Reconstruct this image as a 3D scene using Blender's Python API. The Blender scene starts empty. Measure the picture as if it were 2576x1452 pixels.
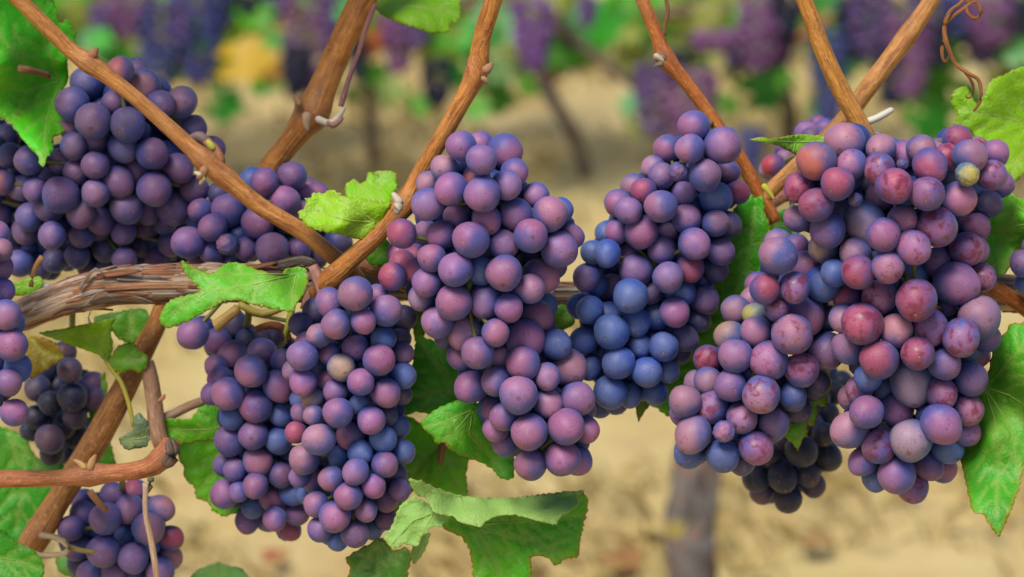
import bpy, bmesh, math, random
from mathutils import Vector, Matrix, Quaternion, noise
from mathutils.geometry import delaunay_2d_cdt

random.seed(7)
sc = bpy.context.scene
COL = sc.collection
R = math.radians

# ------------------------------------------------------------------ camera, light, exposure
PITCH = R(17.7)
CAM_H = 1.2
cam_data = bpy.data.cameras.new("camera")
cam = bpy.data.objects.new("camera", cam_data)
COL.objects.link(cam)
cam.location = (0, 0, CAM_H)
cam.rotation_euler = (math.pi / 2 - PITCH, 0, 0)
cam_data.sensor_width = 36
cam_data.lens = 85
cam_data.clip_start = 0.05
cam_data.clip_end = 600
cam_data.dof.use_dof = True
cam_data.dof.focus_distance = 1.005
cam_data.dof.aperture_fstop = 8.6
sc.camera = cam

world = bpy.data.worlds.new("World")
sc.world = world
world.use_nodes = True
wn = world.node_tree
sky = wn.nodes.new("ShaderNodeTexSky")
sky.sky_type = 'NISHITA'
sky.sun_disc = False
SUN_EL, SUN_AZ = R(62), R(212)     # azimuth clockwise from +Y: behind the camera, to its left
sky.sun_elevation = SUN_EL
sky.sun_rotation = SUN_AZ
sky.dust_density = 1.5
bg = wn.nodes["Background"]
bg.inputs[1].default_value = 0.05
wn.links.new(sky.outputs[0], bg.inputs[0])

sun_data = bpy.data.lights.new("sun", 'SUN')
sun_data.energy = 1.5
sun_data.angle = R(28)
sun_data.color = (1.0, 0.96, 0.89)
sun = bpy.data.objects.new("sun", sun_data)
COL.objects.link(sun)
d = Vector((math.sin(SUN_AZ) * math.cos(SUN_EL), math.cos(SUN_AZ) * math.cos(SUN_EL), math.sin(SUN_EL)))
sun.rotation_euler = d.to_track_quat('Z', 'Y').to_euler()
sun.location = d * 20 + Vector((0, 3, 0))

sc.view_settings.view_transform = 'Standard'
sc.view_settings.look = 'None'
sc.view_settings.exposure = 1.5
sc.view_settings.gamma = 1
sc.view_settings.use_curve_mapping = False
sc.render.engine = 'CYCLES'
sc.cycles.max_bounces = 6
sc.cycles.diffuse_bounces = 1
sc.cycles.use_denoising = True

# ------------------------------------------------------------------ measuring: a sight line and a distance give a place
F = 85 / 36 * 2576
CM = Matrix.Translation(cam.location) @ cam.rotation_euler.to_matrix().to_4x4()
CR = CM.to_3x3()
TANP = math.tan(PITCH)

def at(x, y, dist):
    return CM @ Vector(((x - 1288) / F * dist, -(y - 726) / F * dist, -dist))

# ------------------------------------------------------------------ materials
def new_mat(name):
    m = bpy.data.materials.new(name)
    m.use_nodes = True
    nt = m.node_tree
    b = nt.nodes["Principled BSDF"]
    return m, nt, b

class N:
    def __init__(s, nt): s.nt = nt
    def n(s, t, **kw):
        nd = s.nt.nodes.new(t)
        for k, v in kw.items(): setattr(nd, k, v)
        return nd
    def link(s, a, b): s.nt.links.new(a, b)
    def val(s, sock, v):
        if hasattr(v, 'links'): s.link(v, sock)
        else: sock.default_value = v
    def noise(s, vec, scale, detail=3, rough=0.5, dist=0.0):
        nd = s.n("ShaderNodeTexNoise")
        s.link(vec, nd.inputs["Vector"])
        nd.inputs["Scale"].default_value = scale
        nd.inputs["Detail"].default_value = detail
        nd.inputs["Roughness"].default_value = rough
        nd.inputs["Distortion"].default_value = dist
        return nd.outputs["Fac"]
    def ramp(s, v, a, b):
        nd = s.n("ShaderNodeMapRange", interpolation_type='SMOOTHSTEP')
        s.link(v, nd.inputs[0])
        s.val(nd.inputs[1], a); s.val(nd.inputs[2], b)
        return nd.outputs[0]
    def math(s, op, a, b=0.0, c=0.0):
        nd = s.n("ShaderNodeMath", operation=op)
        s.val(nd.inputs[0], a); s.val(nd.inputs[1], b); s.val(nd.inputs[2], c)
        return nd.outputs[0]
    def mix(s, f, a, b, bt='MIX'):
        nd = s.n("ShaderNodeMix", data_type='RGBA', blend_type=bt)
        s.val(nd.inputs[0], f)
        for k, v in ((6, a), (7, b)):
            if isinstance(v, tuple): nd.inputs[k].default_value = (*v, 1)
            else: s.link(v, nd.inputs[k])
        return nd.outputs[2]
    def attr(s, name):
        return s.n("ShaderNodeAttribute", attribute_name=name)
    def bump(s, h, strength, dist, normal=None):
        nd = s.n("ShaderNodeBump")
        nd.inputs["Strength"].default_value = strength
        nd.inputs["Distance"].default_value = dist
        s.link(h, nd.inputs["Height"])
        if normal: s.link(normal, nd.inputs["Normal"])
        return nd.outputs[0]

def grape_material():
    m, nt, b = new_mat("grape_skin")
    k = N(nt)
    tc = k.n("ShaderNodeTexCoord"); oi = k.n("ShaderNodeObjectInfo")
    off = k.n("ShaderNodeVectorMath", operation='SCALE')
    comb = k.n("ShaderNodeCombineXYZ")
    k.link(oi.outputs["Random"], comb.inputs[0])
    r2 = k.math('FRACT', k.math('MULTIPLY', oi.outputs["Random"], 7.77)); k.link(r2, comb.inputs[1])
    r3 = k.math('FRACT', k.math('MULTIPLY', oi.outputs["Random"], 31.3)); k.link(r3, comb.inputs[2])
    k.link(comb.outputs[0], off.inputs[0]); off.inputs["Scale"].default_value = 40
    add = k.n("ShaderNodeVectorMath", operation='ADD')
    k.link(tc.outputs["Object"], add.inputs[0]); k.link(off.outputs[0], add.inputs[1])
    v = add.outputs[0]
    base = oi.outputs["Color"]
    # outer face pinker, flanks darker blue: edge shading painted in, partly thick wax
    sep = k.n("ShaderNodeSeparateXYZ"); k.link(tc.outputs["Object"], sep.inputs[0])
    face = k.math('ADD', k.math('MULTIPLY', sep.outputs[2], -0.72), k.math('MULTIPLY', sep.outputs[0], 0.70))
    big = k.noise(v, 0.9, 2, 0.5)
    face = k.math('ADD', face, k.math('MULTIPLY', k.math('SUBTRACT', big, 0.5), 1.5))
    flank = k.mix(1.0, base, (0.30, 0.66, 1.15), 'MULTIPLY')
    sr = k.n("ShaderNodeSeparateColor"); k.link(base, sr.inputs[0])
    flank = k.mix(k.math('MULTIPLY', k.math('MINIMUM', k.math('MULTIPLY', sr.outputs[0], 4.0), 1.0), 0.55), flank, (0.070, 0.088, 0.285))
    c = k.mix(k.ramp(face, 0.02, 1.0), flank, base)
    mid = k.noise(v, 2.2, 4, 0.6)
    c = k.mix(k.math('MULTIPLY', k.ramp(mid, 0.55, 0.8), 0.25), c, (0.50, 0.30, 0.42))
    fine = k.noise(v, 14, 3, 0.7)
    c = k.mix(k.math('MULTIPLY', k.ramp(fine, 0.45, 0.75), 0.32), c, (0.10, 0.03, 0.09))
    st = k.n("ShaderNodeMapping"); st.inputs["Scale"].default_value = (2.2, 9.0, 2.2); k.link(v, st.inputs[0])
    scuff = k.ramp(k.noise(st.outputs[0], 1.0, 5, 0.75), 0.60, 0.74)
    c = k.mix(k.math('MULTIPLY', scuff, 0.5), c, k.mix(1.0, c, (0.45, 0.35, 0.45), 'MULTIPLY'))
    # rubbed patches where the wax is gone
    rn = k.noise(v, 1.7, 3, 0.55, 0.4)
    thr = k.math('SUBTRACT', 0.76, k.math('MULTIPLY', oi.outputs["Alpha"], 0.22))
    rub = k.ramp(rn, thr, k.math('ADD', thr, 0.16))
    wine = k.mix(0.45, (0.13, 0.012, 0.03), base, 'MULTIPLY')
    wine = k.mix(0.6, wine, (0.20, 0.03, 0.06))
    c = k.mix(k.math('MULTIPLY', rub, 0.8), c, wine)
    # small corky specks
    vo = k.n("ShaderNodeTexVoronoi"); vo.inputs["Scale"].default_value = 7.5
    k.link(v, vo.inputs["Vector"])
    sp = k.math('LESS_THAN', vo.outputs["Distance"], 0.115)
    spn = k.math('MULTIPLY', sp, k.ramp(k.noise(v, 1.1, 1), 0.45, 0.6))
    c = k.mix(k.math('MULTIPLY', spn, 0.8), c, (0.52, 0.36, 0.20))
    vo2 = k.n("ShaderNodeTexVoronoi"); vo2.inputs["Scale"].default_value = 5
    add2 = k.n("ShaderNodeVectorMath", operation='ADD'); add2.inputs[1].default_value = (3, 5, 9)
    k.link(v, add2.inputs[0]); k.link(add2.outputs[0], vo2.inputs["Vector"])
    sp2 = k.math('MULTIPLY', k.math('LESS_THAN', vo2.outputs["Distance"], 0.17), k.ramp(k.noise(v, 0.9, 1), 0.5, 0.62))
    c = k.mix(k.math('MULTIPLY', sp2, 0.7), c, (0.09, 0.02, 0.03))
    # the scar at the blossom end
    sx = k.n("ShaderNodeSeparateXYZ"); k.link(tc.outputs["Object"], sx.inputs[0])
    ln = k.n("ShaderNodeVectorMath", operation='LENGTH'); k.link(tc.outputs["Object"], ln.inputs[0])
    pole = k.math('DIVIDE', k.math('MULTIPLY', sx.outputs[2], -1), ln.outputs["Value"])
    ring = k.ramp(pole, 0.988, 0.997)
    c = k.mix(k.math('MULTIPLY', ring, k.math('MULTIPLY', r3, 0.7)), c, (0.10, 0.035, 0.04))
    dot = k.ramp(pole, 0.9978, 0.9990)
    c = k.mix(k.math('MULTIPLY', dot, k.ramp(r2, 0.35, 0.9)), c, (0.33, 0.19, 0.07))
    k.link(c, b.inputs["Base Color"])
    rough = k.math('SUBTRACT', k.math('ADD', 0.44, k.math('MULTIPLY', mid, 0.16)), k.math('MULTIPLY', k.math('MAXIMUM', rub, scuff), 0.24))
    k.link(rough, b.inputs["Roughness"])
    b.inputs["Specular IOR Level"].default_value = 0.35
    b.inputs["Sheen Weight"].default_value = 0.10
    b.inputs["Sheen Roughness"].default_value = 0.45
    b.inputs["Sheen Tint"].default_value = (0.45, 0.62, 1.0, 1)
    bh = k.math('ADD', k.math('MULTIPLY', fine, 0.5), k.math('MULTIPLY', ring, -1.0))
    k.link(k.bump(bh, 0.25, 0.0006), b.inputs["Normal"])
    return m

def leaf_material(under=False):
    m, nt, b = new_mat("vine_leaf_underside" if under else "vine_leaf")
    k = N(nt)
    tc = k.n("ShaderNodeTexCoord"); oi = k.n("ShaderNodeObjectInfo")
    v = tc.outputs["Object"]
    base = oi.outputs["Color"]
    n1 = k.noise(v, 45, 4, 0.6); n2 = k.noise(v, 260, 3, 0.6); n3 = k.noise(v, 18, 2)
    c = k.mix(k.math('MULTIPLY', k.ramp(n1, 0.35, 0.7), 0.8), base, k.mix(1.0, base, (0.55, 0.62, 0.6), 'MULTIPLY'))
    yel = k.mix(0.6, base, (0.24, 0.26, 0.012))
    c = k.mix(k.math('MULTIPLY', k.ramp(n3, 0.45, 0.7), 0.4), c, yel)
    c = k.mix(k.math('MULTIPLY', k.ramp(n2, 0.5, 0.75), 0.3), c, k.mix(1.0, base, (0.5, 0.55, 0.5), 'MULTIPLY'))
    vein = k.attr("vein").outputs["Fac"]
    vc = k.mix(0.6, base, (0.34, 0.42, 0.09))
    c = k.mix(k.math('MULTIPLY', vein, 0.85), c, vc)
    # yellowed, scorched rim
    edge = k.attr("edge").outputs["Fac"]
    e = k.math('MULTIPLY', k.ramp(k.math('ADD', edge, k.math('MULTIPLY', n1, 0.5)), 0.75, 1.25), oi.outputs["Alpha"])
    c = k.mix(e, c, (0.33, 0.26, 0.015))
    e2 = k.math('MULTIPLY', k.ramp(k.math('ADD', edge, k.math('MULTIPLY', n3, 0.8)), 1.25, 1.5), oi.outputs["Alpha"])
    c = k.mix(e2, c, (0.16, 0.055, 0.015))
    sp = k.math('MULTIPLY', k.ramp(k.noise(v, 110, 2, 0.5), 0.70, 0.76), 0.6)
    c = k.mix(sp, c, (0.16, 0.10, 0.02))
    if under: c = k.mix(0.7, c, (0.35, 0.56, 0.14))
    k.link(c, b.inputs["Base Color"])
    b.inputs["Roughness"].default_value = 0.65 if under else 0.5
    b.inputs["Specular IOR Level"].default_value = 0.4
    vo = k.n("ShaderNodeTexVoronoi", feature='DISTANCE_TO_EDGE'); vo.inputs["Scale"].default_value = 420
    k.link(v, vo.inputs["Vector"])
    h = k.math('ADD', k.math('MULTIPLY', k.ramp(vo.outputs["Distance"], 0.0, 0.25), 0.8), n2)
    nb = k.bump(h, 0.28, 0.0006)
    k.link(nb, b.inputs["Normal"])
    tr = k.n("ShaderNodeBsdfTranslucent"); k.link(k.mix(0.5, c, (0.22, 0.32, 0.01)), tr.inputs["Color"])
    mx = k.n("ShaderNodeMixShader"); mx.inputs[0].default_value = 0.25
    out = nt.nodes["Material Output"]
    k.link(b.outputs[0], mx.inputs[1]); k.link(tr.outputs[0], mx.inputs[2]); k.link(mx.outputs[0], out.inputs[0])
    return m

def cane_material():
    m, nt, b = new_mat("cane_bark")
    k = N(nt)
    oi = k.n("ShaderNodeObjectInfo"); uv = k.n("ShaderNodeUVMap")
    mp = k.n("ShaderNodeMapping"); k.link(uv.outputs[0], mp.inputs[0]); mp.inputs["Scale"].default_value = (5.0, 70, 1)
    mp2 = k.n("ShaderNodeMapping"); k.link(uv.outputs[0], mp2.inputs[0]); mp2.inputs["Scale"].default_value = (12.0, 420, 1)
    base = oi.outputs["Color"]
    n1 = k.noise(mp.outputs[0], 1, 4, 0.6); n2 = k.noise(mp2.outputs[0], 1, 3, 0.6)
    mp3 = k.n("ShaderNodeMapping"); k.link(uv.outputs[0], mp3.inputs[0]); mp3.inputs["Scale"].default_value = (34.0, 45, 1)
    n4 = k.noise(mp3.outputs[0], 1, 3, 0.6)
    base = k.mix(k.math('MULTIPLY', k.ramp(n4, 0.48, 0.62), 0.75), base, k.mix(1.0, base, (0.55, 0.45, 0.42), 'MULTIPLY'))
    c = k.mix(k.math('MULTIPLY', k.ramp(n1, 0.4, 0.68), 0.8), base, k.mix(1.0, base, (0.5, 0.40, 0.36), 'MULTIPLY'))
    c = k.mix(k.math('MULTIPLY', k.ramp(n2, 0.56, 0.68), 0.42), c, (0.54, 0.33, 0.15))
    tc = k.n("ShaderNodeTexCoord")
    n3 = k.noise(tc.outputs["Object"], 30, 2)
    c = k.mix(k.math('MULTIPLY', k.ramp(n3, 0.5, 0.72), 0.4), c, (0.42, 0.19, 0.06))
    kn = k.attr("knot").outputs["Fac"]
    c = k.mix(k.math('MULTIPLY', kn, 0.5), c, (0.20, 0.075, 0.04))
    k.link(c, b.inputs["Base Color"])
    b.inputs["Roughness"].default_value = 0.5
    b.inputs["Specular IOR Level"].default_value = 0.35
    k.link(k.bump(k.math('ADD', k.math('ADD', n2, n1), k.math('MULTIPLY', n4, -1.5)), 0.7, 0.0007), b.inputs["Normal"])
    return m

def old_bark_material():
    m, nt, b = new_mat("old_bark")
    k = N(nt)
    oi = k.n("ShaderNodeObjectInfo"); uv = k.n("ShaderNodeUVMap")
    mp = k.n("ShaderNodeMapping"); k.link(uv.outputs[0], mp.inputs[0]); mp.inputs["Scale"].default_value = (14.0, 22, 1)
    base = oi.outputs["Color"]
    n1 = k.noise(mp.outputs[0], 1, 6, 0.65); 
    tc = k.n("ShaderNodeTexCoord"); n2 = k.noise(tc.outputs["Object"], 60, 4, 0.6)
    c = k.mix(k.ramp(n1, 0.38, 0.6), k.mix(1.0, base, (0.28, 0.22, 0.18), 'MULTIPLY'), base)
    c = k.mix(k.math('MULTIPLY', k.ramp(n2, 0.5, 0.7), 0.6), c, (0.26, 0.10, 0.05))
    k.link(c, b.inputs["Base Color"])
    b.inputs["Roughness"].default_value = 0.85
    k.link(k.bump(n1, 1.0, 0.002), b.inputs["Normal"])
    return m

def plain_material(name, col, rough=0.7, nscale=60, var=0.4):
    m, nt, b = new_mat(name)
    k = N(nt); tc = k.n("ShaderNodeTexCoord")
    n1 = k.noise(tc.outputs["Object"], nscale, 4, 0.6)
    c = k.mix(k.ramp(n1, 0.35, 0.7), col, tuple(x * (1 - var) for x in col))
    k.link(c, b.inputs["Base Color"]); b.inputs["Roughness"].default_value = rough
    k.link(k.bump(n1, 0.4, 0.001), b.inputs["Normal"])
    return m

def tint_material(name, rough=0.6, spec=0.3, trans=0.0, sheen=0.0):
    m, nt, b = new_mat(name)
    k = N(nt); tc = k.n("ShaderNodeTexCoord"); oi = k.n("ShaderNodeObjectInfo")
    n1 = k.noise(tc.outputs["Object"], 40, 3, 0.6)
    base = oi.outputs["Color"]
    c = k.mix(k.math('MULTIPLY', k.ramp(n1, 0.4, 0.65), 0.35), base, k.mix(1.0, base, (0.5, 0.5, 0.55), 'MULTIPLY'))
    k.link(c, b.inputs["Base Color"]); b.inputs["Roughness"].default_value = rough
    b.inputs["Specular IOR Level"].default_value = spec
    b.inputs["Sheen Weight"].default_value = sheen
    b.inputs["Sheen Tint"].default_value = (0.45, 0.62, 1, 1)
    if trans:
        tr = k.n("ShaderNodeBsdfTranslucent"); k.link(c, tr.inputs["Color"])
        mx = k.n("ShaderNodeMixShader"); mx.inputs[0].default_value = trans
        k.link(b.outputs[0], mx.inputs[1]); k.link(tr.outputs[0], mx.inputs[2]); k.link(mx.outputs[0], nt.nodes["Material Output"].inputs[0])
    return m

def ground_material():
    m, nt, b = new_mat("dry_ground")
    k = N(nt); tc = k.n("ShaderNodeTexCoord"); v = tc.outputs["Object"]
    n1 = k.noise(v, 3.2, 5, 0.6); n2 = k.noise(v, 14, 5, 0.65); n3 = k.noise(v, 1.1, 3); n4 = k.noise(v, 7, 3)
    c = k.mix(k.ramp(n1, 0.35, 0.65), (0.425, 0.300, 0.105), (0.48, 0.365, 0.160))
    c = k.mix(k.math('MULTIPLY', k.ramp(n2, 0.42, 0.68), 0.35), c, (0.32, 0.225, 0.09))
    c = k.mix(k.math('MULTIPLY', k.ramp(n3, 0.48, 0.65), 0.35), c, (0.44, 0.36, 0.10))
    c = k.mix(k.math('MULTIPLY', k.ramp(n4, 0.58, 0.72), 0.3), c, (0.33, 0.13, 0.05))
    k.link(c, b.inputs["Base Color"]); b.inputs["Roughness"].default_value = 0.95
    k.link(k.bump(n2, 0.6, 0.02), b.inputs["Normal"])
    return m

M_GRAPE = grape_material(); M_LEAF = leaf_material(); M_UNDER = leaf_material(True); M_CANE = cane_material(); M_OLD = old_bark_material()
M_GROUND = ground_material()
M_STEM = tint_material("green_stem", 0.55)
M_WIRE = plain_material("wire_metal", (0.22, 0.25, 0.30), 0.4)
M_STRAW = tint_material("straw", 0.9)
M_FARLEAF = tint_material("far_leaf", 0.5, 0.4, 0.25)
M_FARGRAPE = tint_material("far_grape", 0.6, 0.2)

# ------------------------------------------------------------------ object helpers
def link(name, me, mat=None, parent=None, color=None, smooth=True):
    o = bpy.data.objects.new(name, me); COL.objects.link(o)
    if mat and not me.materials: me.materials.append(mat)
    if smooth and me.polygons: me.polygons.foreach_set("use_smooth", [True] * len(me.polygons))
    if parent: adopt(o, parent)
    if color: o.color = color if len(color) == 4 else (*color, 0.3)
    return o

def world_of(p):
    m = Matrix.Translation(p.location)
    return world_of(p.parent) @ p.matrix_parent_inverse @ m if p.parent else m

def adopt(o, parent):
    o.parent = parent
    o.matrix_parent_inverse = world_of(parent).inverted()

def tag(o, label=None, cat=None, group=None, kind=None):
    if label: o['label'] = label
    if cat: o['category'] = cat
    if group: o['group'] = group
    if kind: o['kind'] = kind
    return o

def empty(name, loc):
    o = bpy.data.objects.new(name, None); COL.objects.link(o); o.location = loc
    o.empty_display_size = 0.02
    return o

def smooth_path(pts, step):
    """Catmull-Rom through (Vector, radius) pairs."""
    out = []
    P = [pts[0]] + list(pts) + [pts[-1]]
    for i in range(1, len(P) - 2):
        p0, p1, p2, p3 = P[i - 1][0], P[i][0], P[i + 1][0], P[i + 2][0]
        n = max(2, int((p2 - p1).length / step))
        for j in range(n):
            t = j / n
            q = 0.5 * ((2 * p1) + (p2 - p0) * t + (2 * p0 - 5 * p1 + 4 * p2 - p3) * t * t + (3 * p1 - p0 - 3 * p2 + p3) * t ** 3)
            out.append((q, P[i][1] * (1 - t) + P[i + 1][1] * t))
    out.append(pts[-1])
    return out

def tube_mesh(name, pts, step=0.004, sides=14, rough=0.0, knots=(), freq=60, seed=0.0, ridges=0.0, caps=True):
    """pts: list of (Vector, radius in m). knots: (index in pts, swelling, width in m)"""
    path = smooth_path(pts, step)
    bm = bmesh.new(); uvl = bm.loops.layers.uv.new("UVMap"); kl = bm.verts.layers.float.new("knot")
    rings = []; along = [0.0]
    up = Vector((0.13, 0.31, 0.94)).normalized()
    for i, (p, r) in enumerate(path):
        a = path[max(0, i - 1)][0]; b = path[min(len(path) - 1, i + 1)][0]
        t = (b - a).normalized()
        if i: along.append(along[-1] + (p - path[i - 1][0]).length)
        s = t.cross(up)
        if s.length < 0.1: s = t.cross(Vector((1, 0, 0)))
        s.normalize(); u = s.cross(t).normalized()
        kn = 0.0
        for (ki, sw, w) in knots:
            kd = (p - pts[ki][0]).length
            kn = max(kn, math.exp(-(kd / w) ** 2) * sw)
        ring = []
        for j in range(sides):
            an = 2 * math.pi * j / sides
            dirv = s * math.cos(an) + u * math.sin(an)
            nv = noise.noise(p * freq + dirv * 1.3 + Vector((seed, seed * 2, 0)))
            rr = r * (1 + kn * (0.8 + 0.5 * noise.noise(p * 260 + dirv * 2)) + rough * nv + ridges * math.sin(an * 5 + seed + along[-1] * 30))
            v = bm.verts.new(p + dirv * rr); v[kl] = min(1, kn * 2)
            ring.append(v)
        rings.append(ring)
    for i in range(len(rings) - 1):
        for j in range(sides):
            j2 = (j + 1) % sides
            f = bm.faces.new((rings[i][j], rings[i][j2], rings[i + 1][j2], rings[i + 1][j]))
            for lp, (uu, vv) in zip(f.loops, ((j, i), (j + 1, i), (j + 1, i + 1), (j, i + 1))):
                lp[uvl].uv = (uu / sides, along[vv])
    if caps:
        for ring, rev in ((rings[0], False), (rings[-1], True)):
            f = bm.faces.new(ring if rev else list(reversed(ring)))
    bmesh.ops.recalc_face_normals(bm, faces=bm.faces)
    me = bpy.data.meshes.new(name); bm.to_mesh(me); bm.free()
    return me

def ptube(pts, dist):
    """(x, y, r[, distance]) sight-line points to (Vector, radius)"""
    out = []
    for p in pts:
        dd = p[3] if len(p) > 3 else dist
        out.append((at(p[0], p[1], dd), p[2] * dd / F))
    return out

def inside(poly, x, y):
    c = False; n = len(poly); j = n - 1
    for i in range(n):
        xi, yi = poly[i]; xj, yj = poly[j]
        if (yi > y) != (yj > y) and x < (xj - xi) * (y - yi) / (yj - yi) + xi: c = not c
        j = i
    return c

def seg_dist(px, py, ax, ay, bx, by):
    dx, dy = bx - ax, by - ay
    L = dx * dx + dy * dy
    t = 0 if L == 0 else max(0, min(1, ((px - ax) * dx + (py - ay) * dy) / L))
    return math.hypot(px - ax - t * dx, py - ay - t * dy)


# ------------------------------------------------------------------ builders of the plant
def make_leaf(parent, outline, dist, veins=(), ctrl=(), color=(0.06, 0.16, 0.01), edge=0.5, teeth=7, period=30,
              flip=False, pucker=0.0017, wave=0.0018, label=None, name='leaf', petiole=None, petiole_color=(0.2, 0.28, 0.04), step=9, thick=0.0004):
    """outline: points (x, y[, distance]); veins: polylines; ctrl: (x, y, distance) bends the blade."""
    rnd = random.Random(int(outline[0][0] * 31 + outline[0][1] * 17))
    cps = [(p[0], p[1], p[2]) for p in outline if len(p) > 2] + list(ctrl)
    pts = [(p[0], p[1]) for p in outline]
    area = sum(pts[i][0] * pts[(i + 1) % len(pts)][1] - pts[(i + 1) % len(pts)][0] * pts[i][1] for i in range(len(pts)))
    if area < 0: pts.reverse()
    n = len(pts); dense = []
    acc = 0.0
    for i in range(n):
        p0, p1, p2, p3 = (Vector(pts[(i + q) % n]) for q in (-1, 0, 1, 2))
        L = (p2 - p1).length
        m = max(1, int(L / 6))
        for j in range(m):
            t = j / m
            cr = 0.5 * ((2 * p1) + (p2 - p0) * t + (2 * p0 - 5 * p1 + 4 * p2 - p3) * t * t + (3 * p1 - p0 - 3 * p2 + p3) * t ** 3)
            q = cr.lerp(p1.lerp(p2, t), 0.45)
            nr = Vector(((p2 - p1).y, -(p2 - p1).x)).normalized()
            s = acc + t * L
            ph = (s / (period * (0.8 + 0.4 * noise.noise(Vector((s * 0.004, pts[0][0], 0)))))) % 1.0
            tooth = (1 - ph) if ph > 0.25 else ph * 3
            q = q + nr * (1.5 * teeth * (tooth - 0.35) * (0.75 + 0.5 * noise.noise(Vector((s * 0.03, 1, pts[0][1])))))
            dense.append((q.x, q.y))
        acc += L
    # veins with side branches
    segs = []
    mains = []
    for v in veins:
        v = [tuple(p) for p in v]
        mains.append(v)
        for a, b in zip(v[:-1], v[1:]): segs.append((*a, *b, 1.0))
        tot = sum(math.dist(a, b) for a, b in zip(v[:-1], v[1:]))
        k = max(2, int(tot / 42))
        for i in range(1, k):
            tt = i / k * tot
            for a, b in zip(v[:-1], v[1:]):
                L = math.dist(a, b)
                if tt <= L: break
                tt -= L
            ang = math.atan2(b[1] - a[1], b[0] - a[0])
            px, py = a[0] + (b[0] - a[0]) * tt / L, a[1] + (b[1] - a[1]) * tt / L
            for sgn in (-1, 1):
                aa = ang + sgn * R(48 + rnd.uniform(-6, 6)); LL = (tot * 0.36) * (1 - 0.55 * i / k) + 14
                x, y = px, py
                for q in range(3):
                    x2, y2 = x + math.cos(aa) * LL / 3, y + math.sin(aa) * LL / 3
                    if not inside(dense, x2, y2): break
                    segs.append((x, y, x2, y2, 0.55)); x, y = x2, y2; aa -= sgn * R(7)
    def depth(x, y):
        if not cps: return dist
        sw = sd = 0.0
        for cx, cy, cd in cps:
            w = 1.0 / ((x - cx) ** 2 + (y - cy) ** 2 + 900) ** 1.3
            sw += w; sd += w * cd
        w = (1.0 / 300 ** 2.6) * 0.6
        return (sd + w * dist) / (sw + w)
    xs = [p[0] for p in dense]; ys = [p[1] for p in dense]
    inner = []
    yv = min(ys) + step / 2; row = 0
    while yv < max(ys):
        xv = min(xs) + step / 2 + (row % 2) * step / 2
        while xv < max(xs):
            jx, jy = xv + rnd.uniform(-2, 2), yv + rnd.uniform(-2, 2)
            if inside(dense, jx, jy): inner.append((jx, jy))
            xv += step
        yv += step * 0.87; row += 1
    D = len(dense)
    allp = [Vector(p) for p in dense] + [Vector(p) for p in inner]
    vs, es, fs, *_ = delaunay_2d_cdt(allp, [(i, (i + 1) % D) for i in range(D)], [], 1, 1e-4)
    pos = []; va = []; ea = []
    ox, oy = (veins[0][0] if veins else pts[0])
    od = dist
    org = at(ox, oy, depth(ox, oy))
    # outline distance on a coarse subset
    ring = dense[::2]
    for p in vs:
        x, y = p
        vd = min((seg_dist(x, y, s[0], s[1], s[2], s[3]) / s[4] for s in segs), default=60)
        de = min((x - q[0]) ** 2 + (y - q[1]) ** 2 for q in ring) ** 0.5
        dd = depth(x, y)
        fall = min(1, de / 12)
        dd -= pucker * (1 - math.exp(-vd / 14)) * fall * (-1 if flip else 1)
        dd += wave * noise.noise(Vector((x * 0.014, y * 0.014, pts[0][0] * 0.1))) + wave * 0.35 * noise.noise(Vector((x * 0.045, y * 0.045, 3.3)))
        pos.append(at(x, y, dd) - org)
        va.append(math.exp(-(vd / 6.0) ** 2)); ea.append(max(0.0, 1 - de / 26))
    me = bpy.data.meshes.new(name)
    faces = [list(f) for f in fs]
    me.from_pydata([tuple(p) for p in pos], [], faces)
    # the upper side looks along the blade's normal
    me.update()
    nsum = Vector()
    for f in me.polygons: nsum += f.normal * f.area
    toward = cam.location - org
    if (nsum.dot(toward) > 0) == flip: me.flip_normals()
    for nm, arr in (("vein", va), ("edge", ea)):
        a = me.attributes.new(nm, 'FLOAT', 'POINT'); a.data.foreach_set("value", arr)
    o = link(name, me, M_LEAF)
    me.materials.append(M_UNDER)
    o.location = org
    if parent: adopt(o, parent)
    o.color = (*color, edge)
    md = o.modifiers.new("blade", 'SOLIDIFY'); md.thickness = thick; md.offset = -1; md.material_offset = 1; md.material_offset_rim = 1
    if label: o['label'] = label
    # raised ribs
    lift = -0.0002 * (-1 if False else 1)
    for v in mains:
        vp = []
        L = 0
        for i, (a, b) in enumerate(zip(v[:-1], v[1:])):
            kk = max(2, int(math.dist(a, b) / 16))
            for j in range(kk + (1 if i == len(v) - 2 else 0)):
                x, y = a[0] + (b[0] - a[0]) * j / kk, a[1] + (b[1] - a[1]) * j / kk
                if not inside(dense, x, y): continue
                dd = depth(x, y) + wave * noise.noise(Vector((x * 0.014, y * 0.014, pts[0][0] * 0.1))) + wave * 0.35 * noise.noise(Vector((x * 0.045, y * 0.045, 3.3)))
                vp.append((at(x, y, dd + lift), 0))
        if len(vp) < 3: continue
        vp = [(p, 0.00042 * (1 - 0.75 * i / (len(vp) - 1))) for i, (p, _) in enumerate(vp)]
        r = link('rib', tube_mesh('rib', vp, 0.004, 6), M_STEM)
        adopt(r, o); r.color = (*(0.5 * c + 0.5 * q for c, q in zip(color, (0.30, 0.36, 0.08))), 1)
    if petiole:
        r = link('petiole', tube_mesh('petiole', ptube(petiole, dist), 0.004, 8), M_STEM)
        adopt(r, o); r.color = (*petiole_color, 1)
    return o

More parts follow.
